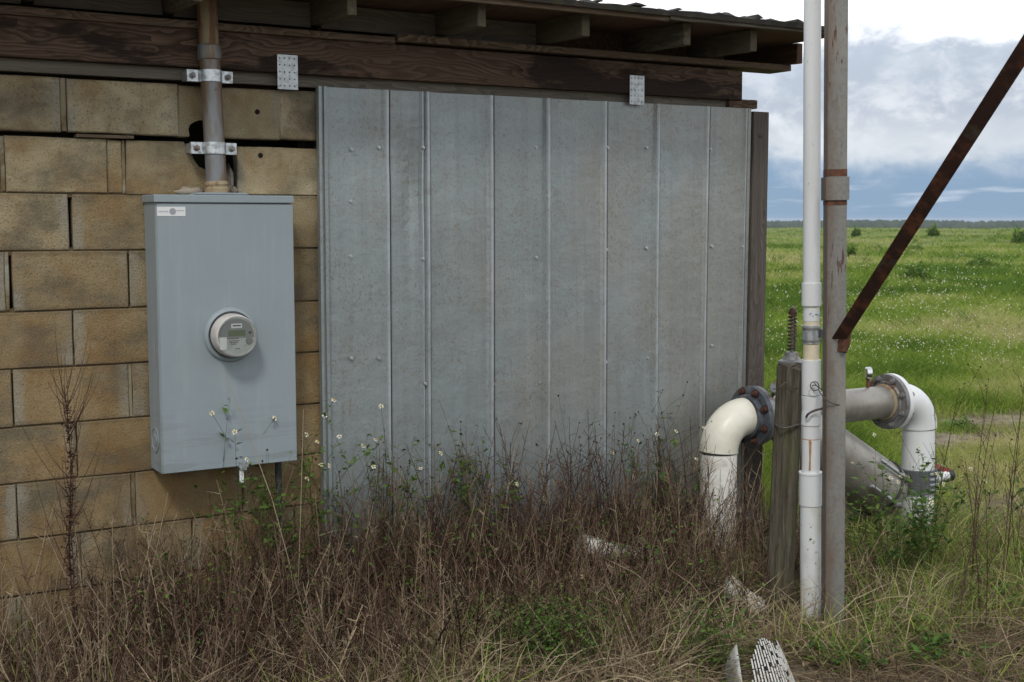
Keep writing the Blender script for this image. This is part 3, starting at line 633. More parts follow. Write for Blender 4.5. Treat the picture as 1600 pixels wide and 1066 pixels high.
cv.box(B0 + .002, B0 + .006, BY - .001, BY + .05, BZ0 + .003, BZ1 - .034).build('cover', M['box'], box, .0025)
top = MB().box(B0 - .006, B1 + .002, BY - .010, .0, BZ1 - .030, BZ1 - .002)
top.build('drip_cap', M['box'], box, .003)
MB().prism([(1.385, BZ1 - .001), (1.59, BZ1 - .001), (1.575, BZ1 + .007), (1.40, BZ1 + .007)], -.14, -.01, .002).build('hub_plate', M['box'], box)
c = W(268, 330.5, BY - .005)
st_ = MB().box(c.x - .052, c.x + .050, BY - .0052, BY - .0042, c.z - .0165, c.z + .0165).build('sticker', M['white'], box)
mk = MB().lathe((c.x + .004, BY - .0053, c.z), (0, -1, 0), [(0, .012), (.0006, .012)], 14)
for i in range(6):
    mk.box(c.x + .018 + i * .0045, c.x + .0205 + i * .0045, BY - .0059, BY - .0053, c.z + .001, c.z + .005); mk.box(c.x - .046 + i * .006, c.x - .043 + i * .006, BY - .0059, BY - .0053, c.z - .003, c.z + .002)
mk.build('sticker_print', M['purple'], st_)
MB().lathe((B0 - .0005, -.075, .80), (-1, 0, 0), [(0, .047), (.0025, .047), (.0026, .041), (.0005, .041), (.0006, .022), (.0022, .022), (.003, .018)], 28).build('knockout', M['box'], box)
MB().box(B0 - .002, B0 - .001, -.105, -.075, 1.07, 1.17).build('side_label', M['purple'], box)
lt = MB().box(1.523, 1.548, BY - .004, BY - .0005 - .02, BZ0 - .012, BZ0 + .02); lt.box(1.520, 1.555, BY - .02, BY - .004, BZ0 - .002, BZ0 + .008).build('hasp', M['galv_clean'], box, .001)
MB().box(1.522, 1.538, BY - .012, BY - .010, BZ0 - .058, BZ0 - .014).build('seal_tag', M['white'], box)
# meter
mc = W(360, 523, BY - .004); my = BY - .004
MB().lathe((mc.x, my, mc.z), (0, -1, 0), [(0, .100), (.004, .101), (.012, .096), (.016, .088), (.010, .084)], 48).build('socket_ring', M['box'], box)
MB().lathe((mc.x, my - .001, mc.z), (0, -1, 0), [(0, .083), (.013, .083)], 40).build('ring_gap', M['black'], box)
met = MB().lathe((mc.x, my - .006, mc.z), (0, -1, 0), [(0, .079), (.02, .080), (.062, .0765), (.066, .074), (.0665, .069), (.064, .066)], 48).build('meter', M['meter_body'], box)
fy = my - .072; MB().lathe((mc.x, fy + .002, mc.z), (0, -1, 0), [(0, .067), (.003, .067)], 40).build('face_plate', M['meter_face'], met)
fy -= .002
def fp(nm, x0, x1, z0, z1, m, d=.0012): return MB().box(mc.x + x0, mc.x + x1, fy - d, fy + .001, mc.z + z0, mc.z + z1).build(nm, M[m], met)
pl = [(mc.x + .063 * math.cos(a), mc.z + .063 * math.sin(a)) for a in [rad(x) for x in range(-6, 187, 12)]]
MB().prism(pl, fy - .0006, fy + .001).build('face_upper_half', M['meter_dark'], met)  # darker grey half disc over the upper meter face
fp('lcd_screen', -.034, .030, .000, .022, 'lcd', .0014); fp('name_label', -.022, .018, .030, .046, 'white', .0014)
fp('name_print', -.017, .014, .036, .041, 'ink', .0018); fp('tag', -.063, -.040, -.046, -.002, 'white', .003)
ptx = MB()
for r_, (z, x0, x1) in enumerate([(-.016, -.03, .004), (-.022, -.028, .0), (-.028, -.022, -.004), (-.045, -.01, .006), (-.008, -.055, .01)]):
    x = x0
    while x < x1: wv = R.uniform(.002, .005); ptx.box(mc.x + x, mc.x + x + wv, fy - .0006, fy + .001, mc.z + z - .0014, mc.z + z + .0014); x += wv + .0015
ptx.build('face_print', M['ink'], met)
MB().lathe((mc.x + .045, fy, mc.z - .018), (0, -1, 0), [(0, .014), (.003, .013), (.004, .008)], 18).build('reset_button', M['meter_dark'], met)
MB().lathe((mc.x + .048, fy, mc.z + .012), (0, -1, 0), [(0, .006), (.003, .005)], 12).build('optical_port', M['ink'], met)
MB().lathe((mc.x, fy - .005, mc.z), (0, -1, 0), [(-.0, .0725), (.006, .072), (.012, .068), (.014, .060), (.015, .01)], 40, ).build('meter_glass', M['glass'], met)
MB().tube([(1.70, -.09, BZ0), (1.70, -.09, .3), (1.71, -.06, -.1)], .013, 10).build('drop_cable', M['black'], box)

# ------------------------------------------------------------------ irrigation pipework (bolted together: one thing)
PY = -.23; ex = 3.768; fx = 5.095; PZ = .69; pr_ = .084
pw = thing('irrigation_pipework', (4.4, PY, 0), 'white and steel irrigation pipe run with bolted flanges and slanted filter beside the shed', 'pipework')
def elbow(x, sgn, m):
    pts = []; Rb = .150
    for i in range(13):
        a = math.pi / 2 * i / 12; pts.append((x + sgn * Rb * (1 - math.cos(a)), PY, PZ - Rb + Rb * math.sin(a)))
    rr = [pr_ * 1.05] * 13; o = MB().tube(pts, rr, 32).build('elbow', m, pw); return o
# front elbow: vertical leg at ex, horizontal towards +x
elbow(ex, 1, M['pvc_warm']); elbow(fx, -1, M['pvc'])
MB().tube([(ex, PY, PZ - .154), (ex, PY, -.1)], pr_, 32).build('riser', M['pvc_dirty'], pw, label='speckled white riser under the cream elbow')
MB().tube([(ex, PY, PZ - .150), (ex, PY, PZ - .156)], pr_ * 1.02, 32).build('joint_ring', M['black'], pw)
MB().tube([(fx, PY, PZ - .150), (fx, PY, PZ - .154)], pr_ * 1.02, 32).build('joint_ring', M['black'], pw)
MB().tube([(fx, PY, PZ - .153), (fx, PY, -.1)], pr_ * .98, 32).build('riser', M['pvc'], pw)
MB().lathe((fx, PY, .205), (0, 0, 1), [(0, .088), (.003, .095), (.12, .095), (.123, .088)], 32).build('rubber_coupling', M['rubber'], pw)
for i in range(4): MB().box(fx - .02 + .0, fx + .045, PY - .102, PY - .09, .222 + i * .028, .234 + i * .028).build('band_screw', M['galv_clean'], pw, .002)
def flange(x, sgn, mA, mB, boltm):
    a = MB().lathe((x, PY, PZ), (sgn, 0, 0), [(-.034, .100), (-.008, .104), (-.006, .140), (.020, .140)], 44).build('flange', mA, pw)
    b = MB().lathe((x + sgn * .0215, PY, PZ), (sgn, 0, 0), [(0, .1385), (.022, .1385), (.024, .105), (.034, .100)], 44).build('flange', mB, pw)
    g_ = MB().lathe((x + sgn * .0195, PY, PZ), (sgn, 0, 0), [(0, .133), (.0025, .133)], 44).build('gasket', M['orange_rust'], pw)
    for i in range(8):
        an = 2 * math.pi * (i + .5) / 8; yy, zz_ = PY + .119 * math.cos(an), PZ + .119 * math.sin(an)
        MB().lathe((x - sgn * .006, yy, zz_), (-sgn, 0, 0), [(0, .021), (.003, .021), (.0032, .0155), (.016, .0155), (.0165, .008), (.026, .008)], 6 if False else 12).build('flange_bolt', boltm, a)
        MB().lathe((x + sgn * .0435, yy, zz_), (sgn, 0, 0), [(0, .0155), (.012, .0155), (.0125, .008), (.022, .008)], 6).build('flange_nut', boltm, b)
flange(ex + .185, 1, M['flange'], M['flange2'], M['bolt'])
flange(fx - .205, -1, M['flange2'] if False else M['pvc'], M['flange2'], M['flange2'])
x0, x1 = ex + .235, fx - .255
MB().tube([(x0, PY, PZ), (x1, PY, PZ)], .081, 32).build('steel_pipe', M['steel'], pw)
MB().lathe((x1 - .02, PY, PZ), (1, 0, 0), [(0, .083), (.006, .090), (.016, .090), (.02, .083)], 32).build('weld_ring', M['hub'], pw)
# slanted filter body
fa = Vector((4.12, PY + .0, PZ - .02)); fd = Vector((math.cos(rad(31)), 0, -math.sin(rad(31)))); FL = .79
flt = MB().lathe(fa, fd, [(0, .081), (.06, .10), (.18, .140), (.22, .145), (FL, .145)], 36).build('filter_body', M['steel'], pw)
MB().lathe(fa, fd, [(FL, .152), (FL + .006, .156), (FL + .014, .152)], 36).build('lid_gasket', M['black'], flt)
MB().lathe(fa, fd, [(FL + .014, .150), (FL + .05, .146), (FL + .085, .125), (FL + .105, .07), (FL + .11, .02)], 36).build('filter_lid', M['steel'], flt)
for an in (100, 20, 330, 250, 180):
    s_ = fd.cross(Vector((0, 1, 0))).normalized(); o_ = Vector((0, -1, 0)) * math.cos(rad(an)) * .163 + s_ * -math.sin(rad(an)) * .163
    if s_.z < 0: o_ = Vector((0, -1, 0)) * math.cos(rad(an)) * .163 + s_ * -math.sin(rad(an)) * .163
    p0 = fa + fd * (FL - .20) + o_; p1 = fa + fd * (FL + .01) + o_
    MB().tube([p0, p1], .009, 10).build('clamp_rod', M['galv_clean'], flt)
    MB().lathe(p1, fd, [(-.004, .019), (.02, .019), (.022, .011), (.04, .011)], 8).build('clamp_nut', M['flange2'], flt)
# pressure gauges
def gauge(x, y, z, tilt=-25):
    g_ = MB().tube([(x, y, z), (x, y, z + .045)], .009, 10).build('gauge_stem', M['orange_rust'], pw)
    a = Vector((math.sin(rad(tilt)), -math.cos(rad(tilt)), 0)); c_ = Vector((x, y, z + .075))
    MB().lathe(c_ - a * .014, a, [(0, .025), (.003, .031), (.024, .032), (.028, .029), (.0285, .026)], 24).build('gauge_case', M['chrome'], pw)
    MB().lathe(c_ + a * .0135, a, [(0, .0255), (.0015, .0255)], 20).build('gauge_dial', M['white'], pw)
gp = W(1356, 605, PY); gauge(gp.x, PY, PZ + .077, 60)
# spring air valve on top of the run
vx = W(1236, 600, PY).x; vv = Vector((vx, PY, 0))
MB().lathe((vx, PY, PZ + .06), (0, 0, 1), [(0, .05), (.06, .05), (.08, .062), (.165, .062), (.17, .05)], 24).build('valve_body', M['rust'], pw)
vz = W(1236, 570, PY).z
MB().lathe((vx, PY, vz), (0, 0, 1), [(0, .058), (.006, .063), (.018, .063), (.026, .045), (.04, .034), (.06, .030)], 28).build('valve_cap', M['flange2'], pw)
s0, s1 = W(1236, 548, PY).z, W(1236, 492, PY).z; sp = [(vx + .019 * math.cos(a * .6), PY + .019 * math.sin(a * .6), s0 + (s1 - s0) * a / 105) for a in range(106)]
MB().tube(sp, .0042, 6).build('valve_spring', M['rust'], pw)
MB().tube([(vx, PY, s0 - .02), (vx, PY, s1 + .03), (vx + .002, PY, W(1236, 478, PY).z)], [.008, .008, .005], 8).build('valve_stem', M['flange2'], pw)
MB().lathe((vx, PY, s1), (0, 0, 1), [(0, .020), (.012, .020), (.03, .010)], 8).build('spring_nut', M['rust'], pw)
gp = W(1211, 606, PY - .12); a_ = Vector((-.75, -.6, .25)).normalized()
MB().lathe(gp - a_ * .02, a_, [(0, .020), (.004, .025), (.022, .026), (.026, .022), (.0265, .016)], 22).build('side_gauge', M['flange2'], pw)
MB().tube([gp, gp + Vector((.02, .04, -.05)), (gp.x + .05, PY, PZ + .05)], .007, 8).build('gauge_tube', M['wire'], pw)
# red ball valve on the far riser
rv = Zd(1490, 748, 6.4); ro = Vector((fx + .09, PY - .02, rv.z))
MB().lathe(ro - Vector((.02, 0, 0)), (1, -.15, 0), [(0, .024), (.03, .024), (.031, .032), (.09, .032), (.091, .026), (.11, .026)], 18).build('small_valve', M['pvc'], pw)
MB().prism([(ro.x + .0, ro.z + .045), (ro.x + .11, ro.z + .005), (ro.x + .12, ro.z + .02), (ro.x + .02, ro.z + .065)], ro.y - .03, ro.y + .01, .004).build('valve_handle', M['red'], pw)
MB().lathe(ro + Vector((.09, -.015, 0)), (1, -.15, 0), [(0, .03), (.03, .03)], 14).build('valve_end', M['black'], pw)
sp_ = W(1155, 815, PY - .05); MB().lathe((ex + .07, PY - .03, sp_.z), (1, -.1, 0), [(0, .03), (.04, .03), (.041, .038), (.09, .038)], 14).build('drain_cap', M['black'], pw)

# ------------------------------------------------------------------ tall PVC pipe with its fittings
vb = G(1265, 985); vd = 4.94
pv = thing('pvc_standpipe', vb, 'tall white plastic standpipe with couplings and rust streak left of the steel pole', 'pipe')
zp = lambda py: Zd(1268, py, vd + .0).z
depth = (vb - cam.location).dot(Vector((math.sin(TH), math.cos(TH), 0)))
def pvp(cx, py): return Zd(cx, py, depth + .03)
mpx = depth / FP
def seg(nm, m, pa, pb, hw0, hw1=None, cxa=None, cxb=None, lab=None, prof=None):
    f_ = lambda py: 1269.5 - (py / 985) * 3.5
    a, b = pvp(cxa or f_(pa), pa), pvp(cxb or f_(pb), pb)
    hw1 = hw1 or hw0
    o = MB().lathe(a, b - a, [(0, hw0 * mpx * .985), (.002, hw0 * mpx), ((b - a).length - .002, hw1 * mpx), ((b - a).length, hw1 * mpx * .985)], 32).build(nm, M[m], pv, label=lab)
    return o
seg('riser_pipe', 'pvc', 446, -500, 13.2)
seg('coupling', 'pvc', 478, 442, 15.3)
p_ = seg('cream_pipe', 'pvc_cream', 540, 476, 12.2); seg('marked_sleeve', 'pvc', 502, 480, 12.7)
for i in range(4):
    a = Vector((math.sin(TH), math.cos(TH), 0)); c_ = pvp(1262 + i * 4.5, 490 + (i % 2) * 3) - a * .0325
    MB().tube([c_, c_ + Vector((.012, -.001, .006 - .004 * (i % 3)))], .0014, 5).build('pen_mark', M['blue_ink'], pv)
seg('pipe_clamp', 'galv_clean', 537, 508, 13.6); seg('clamp_band', 'flange2', 515, 511, 14.4); seg('clamp_band', 'flange2', 534, 530, 14.4)
c_ = pvp(1281, 522); MB().box(c_.x - .012, c_.x + .022, c_.y - .03, c_.y + .0, c_.z - .012, c_.z + .02).build('clamp_lug', M['flange2'], pv, .003)
seg('cream_pipe', 'pvc_cream', 564, 539, 12.6)
seg('socket', 'pvc', 617, 562, 14.8); seg('reducer', 'pvc', 642, 618, 14.4, 15.2); seg('reducer', 'pvc', 664, 641, 15.6, 14.6); seg('socket', 'pvc', 685, 662, 14.2)
seg('seam_ring', 'streak', 686, 684.8, 14.6)
seg('streaked_socket', 'pvc', 738, 686, 14.4); seg('seam_ring', 'streak', 738.4, 737, 14.8)
a = Vector((math.sin(TH), math.cos(TH), 0)); MB().prism([(-.004, 0), (.004, .002), (.003, .045), (.007, .11), (-.006, .12), (-.002, .05)], -.001, .002).build('rust_streak', M['streak'], pv, origin=(0, 0, 0)).location = (pvp(1262, 732) - a * (14.6 * mpx + .0006)) - vb
seg('large_coupling', 'pvc', 789, 737, 18.0, 18.0, 1266.5, 1266.5); seg('coupling_lip', 'pvc', 741, 737, 18.7, 18.7, 1266.5, 1266.5); seg('lower_pipe', 'pvc_low', 1010, 788, 16.6, 16.6, 1266.5, 1266.5)

# ------------------------------------------------------------------ steel pole and rusty brace
sb = G(1301, 1000); sdp = (sb - cam.location).dot(Vector((math.sin(TH), math.cos(TH), 0))); hw = 15.6 * sdp / FP
pole = thing('steel_pole', sb, 'square grey steel pole with rust bands round a welded collar', 'pole')
stp = Zd(1306.5, 0, sdp); ax = (stp - sb).normalized(); Ltot = 3.6
def sq(nm, m, d0, d1, h_, bev):
    mb = MB(); xv = Vector((math.cos(TH + .05), -math.sin(TH + .05), 0)); yv = ax.cross(xv).normalized(); xv = yv.cross(ax).normalized(); vs_ = []
    pts = []
    for k in range(4):
        for j in range(4):
            an = math.pi / 2 * k + math.pi / 2 * j / 3; cx = (h_ - bev) * (1 if k in (0, 3) else -1); cy = (h_ - bev) * (1 if k in (0, 1) else -1)
            pts.append((cx + bev * math.cos(an), cy + bev * math.sin(an)))
    n = len(pts)
    for (x, y) in pts: vs_.append((x, y, d0))
    for (x, y) in pts: vs_.append((x, y, d1))
    mb.add(vs_, [(q, (q + 1) % n, n + (q + 1) % n, n + q) for q in range(n)] + [tuple(range(n))[::-1], tuple(range(n, 2 * n))])
    o = mb.build(nm, m, pole); o.location = (0, 0, 0)
    o.rotation_euler = Matrix((xv, yv, ax)).transposed().to_euler(); return o
zl = lambda py: (Zd(1303, py, sdp).z - sb.z) / ax.z
sq('shaft', M['pole'], -.3, Ltot, hw, .007); sq('collar', M['pole'], zl(313), zl(277), hw * 1.19, .006)
sq('rust_band', M['orange_rust'], zl(276), zl(265), hw * 1.02, .007); sq('rust_band', M['orange_rust'], zl(321), zl(314), hw * 1.02, .007)
ba = Zd(1311, 530, sdp - .055); bb = Zd(1600, 79, 3.55); bdir = (bb - ba).normalized(); bb2 = ba + bdir * 2.8
br = thing('rusty_brace', ba, 'dark rusty angle iron brace slanting from the steel pole up to the right', 'brace')
fw = Vector((math.sin(TH + .25), math.cos(TH + .25), -.1)); side = bdir.cross(fw).normalized(); dep = side.cross(bdir).normalized()
if side.z < 0: side = -side
if dep.y < 0: dep = -dep
wB = .024
mb = MB(); L_ = (bb2 - ba).length
pr2 = [(-wB, 0), (wB, 0), (wB, .006), (-wB + .006, .006), (-wB + .006, .045), (-wB, .045)]
vs_ = [ba + side * a_ + dep * b_ + bdir * (.02 if a_ < 0 else -.022) for a_, b_ in pr2] + [bb2 + side * a_ + dep * b_ for a_, b_ in pr2]
mb.add(vs_, [(i, (i + 1) % 6, 6 + (i + 1) % 6, 6 + i) for i in range(6)] + [tuple(range(6))[::-1], tuple(range(6, 12))])
mb.build('angle_iron', M['rust'], br)
gz = Zd(1320, 533, sdp - .045); gu = Zd(1330, 520, sdp - .03)
MB().prism([(-.018, -.038), (.004, -.045), (.020, -.022), (.026, .03), (-.014, .03)], -.008, .025, .003).build('weld_gusset', M['orange_rust'], br, origin=(0, 0, 0)).location = gz - ba

# ------------------------------------------------------------------ old wooden post and wire
ob = G(1216, 968); odp = (ob - cam.location).dot(Vector((math.sin(TH), math.cos(TH), 0))); ot = Zd(1236, 574, odp)
op = thing('wooden_post', ob, 'old split grey wooden post standing between white elbow and standpipe', 'post')
orr = 21.5 * odp / FP; mb = MB(); n = 22; vs_ = []; lv = 12
for j in range(lv + 1):
    t = j / lv; c_ = ob.lerp(ot, t) + (Vector((0, 0, -.15)) if j == 0 else Vector())
    for q in range(n):
        an = 2 * math.pi * q / n; r_ = orr * (1 + .06 * math.sin(3 * an + 1) + .05 * math.sin(7 * an + t) + (-.14 if q in (3, 15, 19) else 0)) * (1 + .015 * math.sin(9 * t + q))
        vs_.append(c_ + Vector((math.cos(an) * r_, math.sin(an) * r_, (.012 * math.sin(an * 2 + 1) + R.uniform(-.004, .004)) if j == lv else 0)))
mb.add(vs_, [(j * n + q, j * n + (q + 1) % n, (j + 1) * n + (q + 1) % n, (j + 1) * n + q) for j in range(lv) for q in range(n)] + [tuple(lv * n + q for q in range(n))])
mb.build('trunk', M['old_post'], op)
for q, (x_, y_) in enumerate([(.2, .3), (-.4, .1), (.1, -.4)]): MB().tube([ot + Vector((x_ * orr - .02, y_ * orr, .006)), ot + Vector((x_ * orr + .025, y_ * orr + .02, .008))], .0025, 5).build('crack', M['void'], op)
wr = thing('tie_wire', ot, 'twisted dark wire looped round the wooden post, standpipe and steel pole', 'wire')
def wire(pxs, dd, r_=.0028):
    pts = [Zd(x, y, d_) for (x, y), d_ in zip(pxs, dd)]
    sm_ = []
    for i in range(len(pts) - 1):
        p0, p1, p2, p3 = pts[max(i - 1, 0)], pts[i], pts[i + 1], pts[min(i + 2, len(pts) - 1)]
        for k in range(6):
            t = k / 6; sm_.append(.5 * ((2 * p1) + (p2 - p0) * t + (2 * p0 - 5 * p1 + 4 * p2 - p3) * t * t + (3 * p1 - p0 - 3 * p2 + p3) * t ** 3))
    sm_.append(pts[-1]); MB().tube(sm_, r_, 6).build('wire_strand', M['wire'], wr)
of, pf, sf = odp - orr - .014, depth - 16 * mpx + .012, sdp - hw - .012
wire([(1208, 608), (1216, 607), (1228, 598), (1240, 606), (1256, 605), (1272, 602), (1280, 606), (1285, 609)], [odp, of, of, of, odp - .04, pf, pf, pf], .002)
wire([(1276, 603), (1270, 597), (1266, 603), (1271, 610), (1279, 608), (1278, 599), (1272, 596)], [pf - .005] * 7, .002)
wire([(1279, 609), (1286, 620), (1300, 630), (1318, 634)], [pf, sf, sf, sf + .02], .0022)
wire([(1210, 662), (1222, 669), (1240, 666), (1255, 660), (1262, 648), (1272, 642), (1286, 638)], [odp, of, of, odp - .05, pf, pf, pf], .0045)

# ------------------------------------------------------------------ white pipes and broken slotted pipe in the weeds
def lying(pa, pb, r_, m, lab, dark=False):
    a, b = pa, pb; o = thing('fallen_pipe', a, lab, 'pipe'); MB().tube([a, b], r_, 22).build('barrel', M[m], o)
    d_ = (b - a).normalized(); MB().lathe(b, d_, [(-.05, r_ * 1.0), (-.048, r_ * 1.12), (.02, r_ * 1.12), (.021, r_ * .9)], 22).build('socket', M[m], o)
a = W(915, 853, -.40); b = W(1035, 877, -.44); lying(b, a, .040, 'pvc_dirty', 'dirty white plastic pipe lying in dead weeds below the metal siding')
a = W(1132, 912, -.80); b = W(1188, 958, -.90); lying(a, b, .045, 'pvc_dirty', 'dirty white plastic pipe stub slanting down beside the wooden post')
sp0 = G(1180, 1100, .0); ds = (sp0 - cam.location).dot(Vector((math.sin(TH), math.cos(TH), 0)))
sl_ = thing('broken_slotted_pipe', Zd(1200, 1075, 4.35), 'broken piece of white slotted pipe with dark slits lying at the bottom edge', 'pipe')
ctr = Zd(1194, 1100, 4.20); axs = (Vector((math.cos(TH), -math.sin(TH), 0)) * -.14 + Vector((0, 0, 1)) * .84 + Vector((math.sin(TH), math.cos(TH), 0)) * .50).normalized()
u1 = axs.cross(Vector((0, 0, 1))).normalized(); 
if u1.dot(Vector((math.cos(TH), -math.sin(TH), 0))) < 0: u1 = -u1
u2 = axs.cross(u1); 
if u2.dot(ray(1200, 1030)) > 0: u2 = -u2
rp = .0
pt_ = lambda an, d_, r_: ctr + axs * d_ + (u1 * math.cos(an) + u2 * math.sin(an)) * (r_ + .070 + .115 * math.sqrt(max(0, .235 - d_)))
mb = MB(); vs_ = []
for i in range(37):
    an = rad(-5 + 140 * i / 36); tp = .200 + .020 * math.sin(an * 5) - (.06 if an > 2.1 else 0) - .035 * (an - 1.) ** 2
    for d_ in (-.30, tp): vs_.append(pt_(an, d_, rp - .004))
mb.add(vs_, [(2 * i, 2 * i + 2, 2 * i + 3, 2 * i + 1) for i in range(36)], True); o = mb.build('inner_shell', M['slot_dark'], sl_)
sm = o.modifiers.new('t', 'SOLIDIFY'); sm.thickness = .002
for k in range(26):
    an0 = rad(-3 + 138 * k / 26); an1 = an0 + rad(2.7); tp = .200 + .020 * math.sin(an0 * 5) - (.06 if an0 > 2.1 else 0) - .035 * (an0 - 1.) ** 2
    mb = MB(); d0 = -.30
    while d0 < tp - .01:
        d1 = min(d0 + R.choice([.03, .05, .08]), tp)
        mb.add([pt_(an0, d0, rp), pt_(an1, d0, rp), pt_(an1, d1 - .004, rp), pt_(an0, d1 - .004, rp), pt_(an0, d0, rp - .003), pt_(an1, d0, rp - .003), pt_(an1, d1 - .004, rp - .003), pt_(an0, d1 - .004, rp - .003)],
               [(0, 1, 2, 3), (0, 4, 5, 1), (1, 5, 6, 2), (2, 6, 7, 3), (3, 7, 4, 0)]); d0 = d1 + (R.choice([0, .0, .012]))
    mb.build('slat', M['slat'], sl_)
an0 = rad(150); mb = MB(); vs_ = []
for i in range(7):
    an = rad(146 + 8 * i)
    for d_ in (-.30, (.20 - .012 * i)): vs_ += [pt_(an, d_, rp)]
mb.add(vs_, [(2 * i, 2 * i + 2, 2 * i + 3, 2 * i + 1) for i in range(6)], True); o = mb.build('solid_strip', M['slat'], sl_); sm = o.modifiers.new('t', 'SOLIDIFY'); sm.thickness = .004

# ------------------------------------------------------------------ vegetation
def ok_base(x, y):
    """keep stems off pipes and posts"""
    m_ = np.ones(len(x), bool)
    for (cx, cy, r_) in [(ex, PY, .10), (fx, PY, .11), (vb.x, vb.y, .05), (sb.x, sb.y, .06), (ob.x, ob.y, .07)]: m_ &= np.hypot(x - cx, y - cy) > r_
    return m_
# dead brush along the wall
n = 3600; x = rs.uniform(.0, 4.0, n); y = -rs.beta(1.15, 1.5, n) * 1.25 - .04
clump = .5 + .5 * np.sin(x * 5.1 + 1) * np.sin(x * 2.3 + y * 4)
lefty = np.clip((x - .3) / .9, .6, 1)
h = (.17 + .44 * rs.beta(1.5, 2.6, n) + .18 * clump) * lefty * np.clip(1.1 + y * .45, .3, 1)
km = ok_base(x, y); km &= rs.uniform(size=n) < np.clip(.45 + lefty * .6, 0, 1) * np.where(x > 3.35, .5, 1); km &= ~((np.abs(x - 3.42 - (y + .7) * .35) < .22) & (y < -.6) & (rs.uniform(size=n) < .75)); x, y, h = x[km], y[km], h[km]
b_ = np.stack([x, y, np.full(len(x), -.01)], 1)
(vv_, ff_, rn_), P, Q, tr = dead_plants(b_, h, (0.0, .86), 9, .27, .0019)
# seed heads at twig tips
tips = Q[:, -1][rs.uniform(size=len(Q)) < .28]
s3 = rs.uniform(.0022, .0045, len(tips)); 
def octs(c_, s_, rnd):
    o8 = np.array([(1, 0, 0), (-1, 0, 0), (0, 1, 0), (0, -1, 0), (0, 0, 1), (0, 0, -1)], float); vs_ = c_[:, None] + o8[None] * np.reshape(s_, (-1, 1, 1))
    i = np.arange(len(c_) * 6).reshape(-1, 6); fs = np.concatenate([i[:, q] for q in ([0, 2, 4], [2, 1, 4], [1, 3, 4], [3, 0, 4], [2, 0, 5], [1, 2, 5], [3, 1, 5], [0, 3, 5])]); return vs_.reshape(-1, 3), fs, np.repeat(rnd, 6)
o = npmesh('dead_weeds', vv_, ff_, rn_, V['dead']); tag(o, 'tangle of dry brown dead weeds along the foot of the wall', 'dead weeds', kind='stuff')
o = npmesh('weed_seed_heads', *octs(tips, s3, rs.uniform(0, .7, len(tips))), V['dead']); tag(o, 'small dark seed heads on the dead weed twigs', 'seed heads', kind='stuff')
n = 190; x = rs.uniform(1.85, 3.65, n); y = -rs.uniform(.06, .5, n); h = rs.uniform(.45, .80, n); km = ok_base(x, y)
(vv_, ff_, rn_), P, Q, tr = dead_plants(np.stack([x, y, np.zeros(n)], 1)[km], h[km], (.0, .7), 12, .20, .0022, .34)
o = npmesh('wall_side_weeds', vv_, ff_, rn_, V['dead']); tag(o, 'taller dark dead weeds rising against the metal siding', 'dead weeds', kind='stuff')
# taller paler stems
n = 800; x = rs.uniform(.3, 3.95, n); y = -rs.uniform(.05, .9, n); h = rs.uniform(.35, .74, n) * np.clip(1.1 + y * .5, .5, 1); km = ok_base(x, y); b_ = np.stack([x, y, np.zeros(n)], 1)[km]
(vv_, ff_, rn_), P, Q, tr = dead_plants(b_, h[km], (.4, 1.), 8, .22, .0021, .30)
o = npmesh('tall_dead_stems', vv_, ff_, rn_, V['dead']); tag(o, 'tall pale dry stems standing above the dead weeds', 'dry stems', kind='stuff')
# straw thatch and fallen grass
SPB = G(1197, 1075)
def nearpipe(x, y):
    t = np.hypot(x - SPB.x, y - SPB.y); return t < .24
def blades(n, x, y, hmin, hmax, lean, wd, z0=0., K=4, drop=.5):
    sh_ = nearpipe(x, y); x = np.where(sh_, x + .3 * np.sign(x - SPB.x), x)
    gp_ = G(850, 1030); x = np.where(np.hypot((x - gp_.x) * .7, y - gp_.y) < .16, x + .25 * np.sign(x - gp_.x), x)
    d = rs.normal(size=(n, 3)) * lean; d[:, 2] = 1; d /= np.linalg.norm(d, axis=1, keepdims=True); L = rs.uniform(hmin, hmax, n)
    bend = rs.normal(size=(n, 3)) * drop * .6; bend[:, 2] = -np.abs(rs.normal(size=n)) * drop
    P = curve(np.stack([x, y, np.full(n, z0)], 1), d, L, bend, K); P[..., 2] = np.maximum(P[..., 2], .004 + rs.uniform(0, .03, (n, 1)))
    return P
n = 46000; x = rs.uniform(-.4, 5.4, n); y = -.15 - rs.beta(1.3, 1.1, n) * 2.0
P = blades(n, x, y, .06, .26, .9, 0, drop=.9); o = npmesh('straw_thatch', *ribbons(P, rs.uniform(.0015, .0045, n), np.clip(rs.beta(1.1, 3.2, n), 0, 1)), V['straw']); tag(o, 'matted dry straw covering the ground in front of the wall', 'dry grass', kind='stuff')
n = 5200; x = rs.uniform(.0, 4.2, n); y = -rs.uniform(.1, 1.45, n)
P = blades(n, x, y, .10, .40, .55, 0, drop=.6); o = npmesh('bent_grass_blades', *ribbons(P, rs.uniform(.0015, .005, n), rs.uniform(.2, 1., n)), V['straw']); tag(o, 'long bent pale grass blades among the dead weeds', 'dry grass', kind='stuff')
n = 7500; x = rs.uniform(-.2, 3.3, n); y = -.35 - rs.beta(1.6, 1.3, n) * 1.0
P = blades(n, x, y, .12, .38, .6, 0, drop=.8); o = npmesh('front_straw', *ribbons(P, rs.uniform(.002, .0055, n), np.clip(rs.beta(2, 1.6, n), 0, 1)), V['straw']); tag(o, 'pale curled straw standing at the front of the dead weeds', 'dry grass', kind='stuff')
n = 330; x = rs.uniform(.1, 3.5, n); y = -rs.uniform(.1, 1.0, n); h = rs.uniform(.25, .62, n) * np.clip(1.1 + y * .5, .5, 1)
(vv_, ff_, rn_), P, Q, tr = dead_plants(np.stack([x, y, np.zeros(n)], 1), h, (.0, 1.), 6, .34, .0042, .34)
